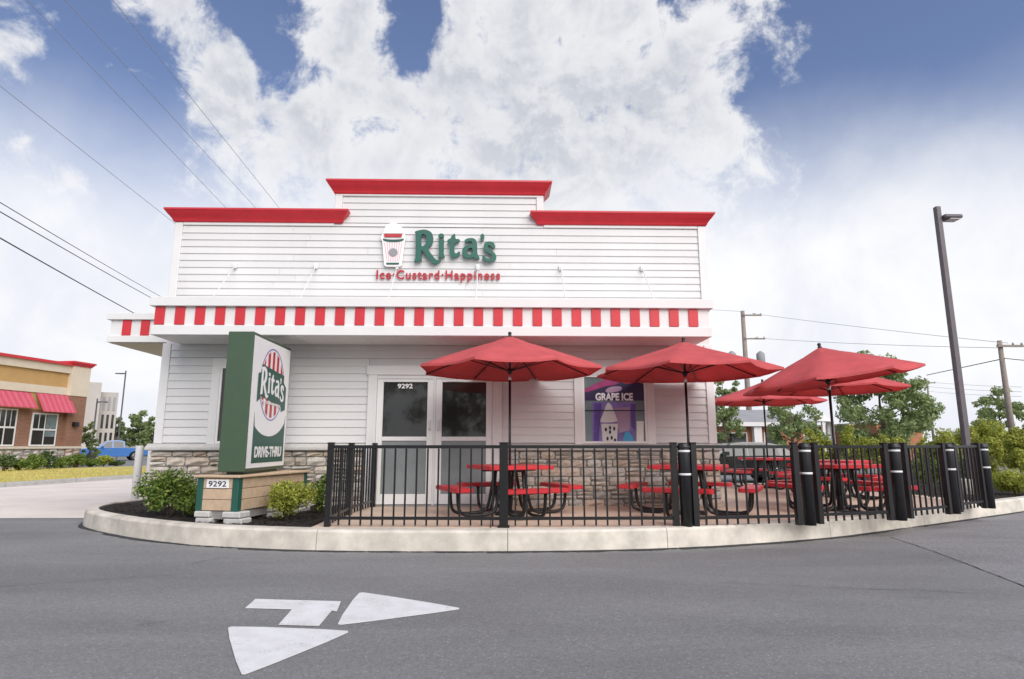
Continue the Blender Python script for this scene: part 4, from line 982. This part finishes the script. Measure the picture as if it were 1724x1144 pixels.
for px, sx_ in ((14, 1), (75, 1)):
    a = wu(-12, 700)[0] if px == 14 else wu(54, 700)[0]; b = wu(29, 700)[0] if px == 14 else wu(98, 700)[0]
    z0, z1 = zst+.02, (wu(14, 688)[1] if px == 14 else wu(75, 696)[1]); wn_ = B('window', 'trim', rs, (a, b, -.03, .05, z0, z1)); mx = (a+b)/2; zm = z0+(z1-z0)*.5
    for (xa, xb) in ((a+.10, mx-.04), (mx+.04, b-.10)):
        B('pane', 'dark_glass', wn_, (xa, xb, -.045, -.031, z0+.08, zm-.05)); c_ = (xa+xb)/2
        B('pane', 'dark_glass', wn_, (xa, c_-.03, -.045, -.031, zm+.05, z1-.08)); B('pane', 'dark_glass', wn_, (c_+.03, xb, -.045, -.031, zm+.05, z1-.08))
    if px == 75: B('blind', 'poster_glassy', wn_, (mx+.06, b-.12, -.052, -.046, z0+.5, zm-.08)), B('blind', 'poster_glassy', wn_, (mx+.06, b-.12, -.052, -.046, zm+.08, z1-.1))
    # sloped awning in ribbed strips
    ta, tb_ = (a-.35, b+.55) if px == 14 else (a+.05, b+.55)
    zt1 = zb1-.02 if px == 14 else wu(75, 661)[1]; zl = z1+.10; aw = None; ns = 13
    for i in range(ns):
        xa, xb = ta+(tb_-ta)*i/ns, ta+(tb_-ta)*(i+1)/ns-.01
        bm = bmesh.new(); prism(bm, [(-.01, zt1), (-.62, zl), (-.62, zl-.05), (-.59, zl-.05), (-.59, zl-.02), (-.01, zt1-.05)], xa, xb, 'X')
        o = obj('awning' if aw is None else 'awning_strip', bm, 'awning_red' if i % 2 == 0 else 'awning_stripe', rs if aw is None else aw); aw = aw or o
B('wall_light', 'black_metal', rs, (xp+.35, xp+.6, -.45, -.221, zst+1.1, zst+1.35)); 
random.seed(11)
x = -14.0
while x < -.05:                                         # fieldstone base
    z = -.05
    while z < zst-.16:
        h = min(random.uniform(.18, .30), zst-.125-z); wd2 = random.uniform(.28, .55)
        o = link('stone', random.choice(stones), 'stone', rs); o.location = (x+.25, -.22, z+h/2); o.scale = (min(wd2, .48), .14, h-.015)
        z += h
    x += .5
# beige block behind it, with window strips
bb = thing('beige_block', 'plain beige office block rising behind the brick restaurant', 'building')
pm = at(160, 750, 72); zt = at(160, 649, 72).z; ba_ = math.atan2(-pm.x, pm.y)
wl = 72/math.cos(ba_)/F_PX*.92
B('wall', 'beige_far', bb, (-22*wl, 0, 0, 14, 0, zt+.3)); B('wall', 'beige_far', bb, (.001, 23*wl, 1.2, 14, 0, zt-.7))
for i in range(3):
    for j in range(3): xx = .3+i*.5; B('window', 'roof_grey' if j == 2 else 'dark_glass', bb, (xx, xx+.24, 1.15, 1.21, 1.2+j*2.1, 2.8+j*2.1))
bb.location = (pm.x, pm.y, 0); bb.rotation_euler = (0, 0, ba_)
lo_ = thing('low_building', 'long low white building far behind the blue pickup', 'building')
p0, p1 = at(196, 740, 95), at(262, 740, 95); B('wall', 'white_far', lo_, (p0.x, p1.x+4, 95, 105, 0, at(200, 742, 95).z)); B('roof', 'roof_grey', lo_, (p0.x-.4, p1.x+4.4, 94.6, 105.4, at(200, 742, 95).z+.01, at(200, 735, 95).z))
anchor(lo_, (p0.x, 95, 0))
# right background
rb_ = thing('brick_building', 'low red brick building with grey roof right of the shop', 'building')
p0, p1 = at(1188, 720, 56), at(1352, 720, 56); ze = at(1250, 712, 56).z; zr_ = at(1250, 684, 56).z
B('wall', 'brick_orange', rb_, (p0.x, p1.x, 56, 68, 0, ze)); bm = bmesh.new(); prism(bm, [(55.2, ze), (62, zr_), (68.8, ze), (68.8, ze-.25), (55.2, ze-.25)], p0.x-.5, p1.x+.5, 'X'); obj('roof', bm, 'roof_grey', rb_)
B('fascia', 'white_far', rb_, (p0.x-.5, p1.x+.5, 55.1, 55.19, ze-.35, ze+.02))
for px in (1216, 1243, 1300): q = at(px, 730, 56); wq = B('window', 'white_far', rb_, (q.x-.8, q.x+.8, 55.93, 56.02, .95, 2.5)); B('pane', 'dark_glass', wq, (q.x-.68, q.x+.68, 55.9, 55.929, 1.05, 2.4))
q = at(1271, 730, 56); B('column', 'white_far', rb_, (q.x-.35, q.x+.35, 55.3, 55.9, 0, ze-.26)); anchor(rb_, (p0.x, 60, 0))
ob = thing('orange_building', 'orange brick wall of a low building beside the broad tree', 'building')
p0, p1 = at(1476, 720, 50), at(1552, 720, 50); zt = at(1500, 714, 50).z
B('wall', 'brick_orange', ob, (p0.x, p1.x, 50, 60, 0, zt)); B('coping', 'eifs_cream', ob, (p0.x-.15, p1.x+.15, 49.85, 60.1, zt+.001, zt+.18))
for px in (1490, 1510, 1530): q = at(px, 735, 50); B('pilaster', 'brick_orange', ob, (q.x-.22, q.x+.22, 49.9, 50.05, 0, zt-.02))
anchor(ob, (p0.x, 55, 0))
gz = thing('gazebo', 'small white gazebo with pale roof across the lot', 'gazebo'); q = at(1381, 740, 40); r_ = 24*40/F_PX
bm = bmesh.new(); zl = at(1381, 711, 40).z; zh = at(1381, 692, 40).z
lathe(bm, [(r_, zl), (r_*.98, zl+.06), (r_*.35, zl+(zh-zl)*.7), (r_*.3, zl+(zh-zl)*.75), (.05, zh)], 8, (q.x, 40, 0)); obj('roof', bm, 'white_far', gz)
for k in range(6): a = R(60*k+20); bm = bmesh.new(); box(bm, -.09, .09, -.09, .09, 0, zl); o = obj('post', bm, 'white_far', gz); o.location = (q.x+math.cos(a)*r_*.82, 40+math.sin(a)*r_*.82, 0)
bm = bmesh.new(); lathe(bm, [(r_*.9, 0), (r_*.9, .18)], 8, (q.x, 40, 0)); obj('floor', bm, 'kerb', gz); anchor(gz, (q.x, 40, 0))

# ------------------------------------------------------------------ lamp posts, utility poles, cables
def lamp_post(label, x, y, h, wd, arm, m='pole_grey'):
    t = thing('light_pole', label, 'light pole', (x, y, 0), group='parking lot light poles'); bm = bmesh.new()
    a = [bm.verts.new((sx_*wd*.5, sy_*wd*.5, 0)) for sx_, sy_ in ((-1,-1),(1,-1),(1,1),(-1,1))]; b = [bm.verts.new((sx_*wd*.44, sy_*wd*.44, h)) for sx_, sy_ in ((-1,-1),(1,-1),(1,1),(-1,1))]
    bm.faces.new(a[::-1]); bm.faces.new(b)
    for k in range(4): bm.faces.new((a[k], a[(k+1) % 4], b[(k+1) % 4], b[k]))
    bmesh.ops.bevel(bm, geom=[e for e in bm.edges if abs(e.verts[0].co.z-e.verts[1].co.z) > 1], offset=wd*.08, segments=2, affect='EDGES')
    obj('pole', bm, m, t); c = (arm > 0)*2-1; L_ = abs(arm)
    hd = B('lamp_head', m, t, (min(c*wd*.4, c*L_), max(c*wd*.4, c*L_), -.16, .16, h-.30, h-.20), bev=.03)
    B('lens', 'lamp_white', hd, (min(c*L_*.4, c*L_*.92), max(c*L_*.4, c*L_*.92), -.13, .13, h-.313, h-.301)); B('pole_cap', m, t, (-wd*.4, wd*.4, -wd*.4, wd*.4, h+.001, h+.03))
    if h > 7 and y < 20: bm = bmesh.new(); lathe(bm, [(.3, -.05), (.3, .55), (.27, .58)], 18); obj('footing', bm, 'kerb', t)
    return t
lamp_post('tall dark grey light pole rising behind the right railing', 10.80, 14.0, 7.10, .14, .52)
p = at(212, 625, 60); lamp_post('slim light pole behind the blue pickup', p.x, 60, p.z, .11, -.95)
p = at(164, 672, 50); lamp_post('short light pole beside the restaurant corner', p.x, 50, p.z, .10, .8)
def utility_pole(label, px, pytop, Y, arms, r=.16, transf=False):
    b = at(px, 750, Y); h = at(px, pytop, Y).z; t = thing('utility_pole', label, 'utility pole', (b.x, Y, 0), group='wooden utility poles'); bm = bmesh.new()
    tube(bm, [(0, 0, -.2), (0, 0, h)], [r, r*.62], 12); obj('pole', bm, 'pole_wood', t); pts = []
    for (dzv, L_, sk) in arms:
        o = B('cross_arm', 'pole_wood', t, (-L_*.5+sk, L_*.5+sk, -.28, -.16, h-dzv-.07, h-dzv+.07))
        for s in (-.45, 0.12, .45): bm = bmesh.new(); lathe(bm, [(.04, h-dzv+.071), (.07, h-dzv+.12), (.05, h-dzv+.2), (.02, h-dzv+.24)], 8, (s*L_+sk, -.22, 0)); obj('insulator', bm, 'roof_grey', o)
    if transf:
        for s in (-1.5, 1.5):
            bm = bmesh.new(); lathe(bm, [(.2, h-5.9), (.42, h-5.8), (.42, h-4.6), (.3, h-4.45), (.1, h-4.3)], 14, (s, -.2, 0)); obj('transformer', bm, 'roof_grey', t)
        B('platform', 'pole_wood', t, (-2.2, 2.2, -.4, .2, h-6.05, h-5.92))
    return Vector((b.x, Y, h))
u1 = utility_pole('wooden utility pole with cross arms and transformers right of the shop', 1265, 524, 62, [(.5, 2.0, .9), (3.0, 2.2, 1.0)], .32, True)
u2 = utility_pole('wooden utility pole at the right edge of the picture', 1707, 574, 40, [(.4, 1.8, .5)], .22)
u3 = utility_pole('thin distant utility pole behind the broad tree', 1573, 640, 95, [(.5, 2.4, 0)], .2)
def cable(label, a, b, r, m, sag=.02, cat='cable', group='overhead cables'):
    bm = bmesh.new(); a, b = Vector(a), Vector(b); L_ = (b-a).length; pts = [a.lerp(b, i/24) - Vector((0, 0, sag*L_*4*(i/24)*(1-i/24))) for i in range(25)]
    tube(bm, pts, r, 6); tag(obj('overhead_cable', bm, m), label, cat, group)
cable('faint cable from the transformer pole to the right pole, upper', u1+Vector((.9, -.2, -.3)), u2+Vector((.4, -.2, -.2)), .018, 'wire_thin', .004)
cable('faint cable from the transformer pole to the right pole, lower', u1+Vector((1, -.2, -2.9)), u2+Vector((0, 0, -.5)), .018, 'wire_thin', .006)
cable('cable sloping left from the right pole behind the light pole', u2+Vector((-.2, 0, -1.3)), at(1560, 632, 52), .030, 'wire_m', .0)
cable('cable leaving the right pole at the picture edge', u2+Vector((.1, 0, -1.2)), at(1800, 610, 34), .026, 'wire_m', .01)
cable('thin cable from the transformer pole behind the shop', u1+Vector((-.2, -.2, -.1)), at(1150, 519, 75), .018, 'wire_thin', .0)
for k, (ya, yb) in enumerate(((648, 652), (656, 660), (668, 668))): cable('thin %s cable between the distant poles at right' % ('upper', 'middle', 'lower')[k], u3+Vector((0, 0, -.3-.75*k)), at(1720, yb, 60), .018, 'wire_thin', .003)
for k, (A_, B_, r_) in enumerate((((-70, 299), (282, 506), .020), ((-70, 316), (290, 521), .024), ((-70, 361), (290, 562), .030))):
    a, b = at(*A_, 22), at(*B_, 58); cable('dark cable dropping behind the left end of the canopy, %s of three' % ('top', 'middle', 'bottom')[k], a, b, r_, 'wire_m', .002)
for k, (A_, B_) in enumerate((((-80, 82), (300, 381)), ((5, -42), (410, 381)), ((65, -48), (465, 388)), ((145, -56), (505, 394)))):
    a = at(*A_, 26); Yb = 26.0
    while at(*B_, Yb).z < a.z-1 and Yb < 140: Yb += .5
    cable('thin high cable crossing the blue sky, %s of four from the left' % ('first', 'second', 'third', 'fourth')[k], a, at(*B_, Yb), .016, 'wire_thin', .0)

# ------------------------------------------------------------------ vehicles
def wheel(t, x, y, r, wd):
    s = 1 if y > 0 else -1
    bm = bmesh.new(); lathe(bm, [(r*.62, -wd/2), (r*.92, -wd/2), (r, -wd*.36), (r, wd*.36), (r*.92, wd/2), (r*.62, wd/2)], 24, (x, y, r), 'Y'); ty = obj('wheel', bm, 'tyre', t)
    bm = bmesh.new(); lathe(bm, [(r*.60, -wd*.40), (r*.63, -wd*.51), (r*.56, -wd*.515), (r*.5, -wd*.40), (r*.2, -wd*.44), (.03, -wd*.46)] if s < 0 else [(.03, wd*.46), (r*.2, wd*.44), (r*.5, wd*.40), (r*.56, wd*.515), (r*.63, wd*.51), (r*.60, wd*.40)], 20, (x, y, r), 'Y'); rim = obj('rim', bm, 'chrome', ty)
    bm = bmesh.new()
    for k in range(5):
        a = R(72*k+10); c, q = math.cos(a), math.sin(a); yy = y+s*wd*.47
        tube(bm, [(x+c*.04, yy, r+q*.04), (x+c*r*.56, yy, r+q*r*.56)], .028, 5)
    obj('spokes', bm, 'chrome', rim)
def loft_body(prof, half, m, name, t, tuck=.10, tumble=.0):
    """side outline prof (x,z) with rounded flanks: slices across the width shrink towards the flanks"""
    bm = bmesh.new(); rings = []; zc = sum(p[1] for p in prof)/len(prof); xc = sum(p[0] for p in prof)/len(prof)
    for f, s in ((-1, .955), (-.985, .975), (-.93, .995), (-.8, 1.0), (.8, 1.0), (.93, .995), (.985, .975), (1, .955)):
        ring = []
        for x, z in prof:
            k = max(0, (z-.75))*tumble; ring.append(bm.verts.new((xc+(x-xc)*s, f*half*(1-k), zc+(z-zc)*s)))
        rings.append(ring)
    n = len(prof)
    for a, b in zip(rings, rings[1:]):
        for k in range(n): f_ = bm.faces.new((a[k], b[k], b[(k+1) % n], a[(k+1) % n])); f_.smooth = False
    bm.faces.new(rings[0]); bm.faces.new(rings[-1][::-1]); return obj(name, bm, m, t)
def arch(x, r, z0, n=8): return [(x-r*math.cos(math.pi*i/n), z0+r*math.sin(math.pi*i/n)) for i in range(n+1)]
def car(label, loc, rz, mm, pickup=False):
    t = thing('parked_car' if not pickup else 'pickup_truck', label, 'car' if not pickup else 'pickup', loc, rz)
    if not pickup:
        L_, hw, wr = 4.4, .88, .33; w1x, w2x = .85, 3.45
        low = [(0.02,.35),(.0,.55),(.08,.72),(.5,.84),(1.15,.95),(3.9,.98),(4.33,.92),(4.4,.6),(4.36,.32)] + arch(w2x,.39,.28)[::-1] + arch(w1x,.39,.28)[::-1]
        cabp = [(1.05,.93),(1.85,1.40),(2.4,1.46),(3.2,1.44),(3.75,1.34),(4.28,.97)]; gl = [(1.30,.97),(1.93,1.36),(2.42,1.41),(2.42,.97)], [(2.5,.97),(2.5,1.41),(3.2,1.39),(3.5,1.32),(3.6,.99)]
        ws, rw = ((1.12,.96),(1.84,1.385)), ((3.80,1.31),(4.26,1.0))
    else:
        L_, hw, wr = 5.3, .95, .38; w1x, w2x = .95, 4.25
        low = [(0.02,.45),(.0,.7),(.06,1.0),(.3,1.06),(1.45,1.12),(3.35,1.12),(3.4,1.10),(5.22,1.10),(5.3,1.05),(5.3,.55),(5.2,.48)] + arch(w2x,.46,.36)[::-1] + arch(w1x,.46,.36)[::-1]
        cabp = [(1.35,1.10),(2.0,1.68),(2.5,1.78),(3.1,1.76),(3.38,1.68),(3.45,1.10)]; gl = [(1.55,1.14),(2.08,1.62),(2.45,1.70),(2.45,1.14)], [(2.53,1.14),(2.53,1.70),(3.05,1.68),(3.28,1.62),(3.34,1.14)]
        ws, rw = ((1.42,1.14),(2.0,1.66)), ((3.42,1.20),(3.40,1.64))
    body = loft_body(low, hw, mm, 'body', t); cab_ = loft_body(cabp, hw*.97, mm, 'cabin', t, tumble=.26)
    for s in (-1, 1):
        for lp in gl:
            bm = bmesh.new(); vs = []
            for e in (.0, .012): vs.append([bm.verts.new((x, s*(hw*.97*(1-max(0, z-.75)*.26)+e), z)) for x, z in lp])
            n = len(lp); bm.faces.new(vs[0]); bm.faces.new(vs[1][::-1])
            for k in range(n): bm.faces.new((vs[0][k], vs[1][k], vs[1][(k+1) % n], vs[0][(k+1) % n]))
            obj('side_window', bm, 'car_glass', cab_)
        B('headlight', 'lamp_white', body, (.0-.012, .25, s*hw*.72-.16, s*hw*.72+.16, low[2][1]-.16, low[2][1]-.02), bev=.02); B('tail_light', 'lamp_red', body, (L_-.15, L_+.012, s*hw*.8-.12, s*hw*.8+.12, .72, .92), bev=.02)
        B('mirror', mm, body, (w1x+.65, w1x+.85, s*(hw+.1)-.08, s*(hw+.1)+.08, low[4][1]+.02, low[4][1]+.17), bev=.03)
        B('door_handle', 'chrome', body, (2.15, 2.33, s*hw-.012, s*hw+.02, low[4][1]-.14, low[4][1]-.11))
        for wx in (w1x, w2x): wheel(t, wx, s*(hw-.12), wr, .22)
    for (q, nm) in ((ws, 'windscreen'), (rw, 'rear_window')):
        bm = bmesh.new(); (xa, za), (xb, zb) = q; d = Vector((zb-za, 0, -(xb-xa))).normalized()*(-.02 if nm == 'windscreen' else .02); d = d if (d.x < 0) == (nm == 'windscreen') else -d
        wa, wb = hw*.88*(1-max(0, za-.75)*.26), hw*.88*(1-max(0, zb-.75)*.26)
        f0 = [Vector((xa, -wa, za)), Vector((xa, wa, za)), Vector((xb, wb, zb)), Vector((xb, -wb, zb))]; v0 = [bm.verts.new(p) for p in f0]; v1 = [bm.verts.new(p+d) for p in f0]
        bm.faces.new(v0); bm.faces.new(v1[::-1])
        for k in range(4): bm.faces.new((v0[k], v1[k], v1[(k+1) % 4], v0[(k+1) % 4]))
        obj(nm, bm, 'car_glass', cab_)
    B('number_plate', 'lamp_white', body, (L_+.001, L_+.012, -.16, .16, .55, .67)); B('grille', 'tyre', body, (-.012, .05, -hw*.5, hw*.5, .5, .64))
    if pickup: B('bed_floor', 'tyre', body, (3.52, 5.18, -hw*.82, hw*.82, 1.101, 1.106))
    return t
car('dark hatchback parked behind the patio, seen through the railing', (6.55, 22.9, 0), 0, 'car_black')
p = at(150, 750, 56); car('bright blue pickup truck parked beyond the lawn', (p.x+.3, 54.0, 0), R(40), 'car_blue', True)
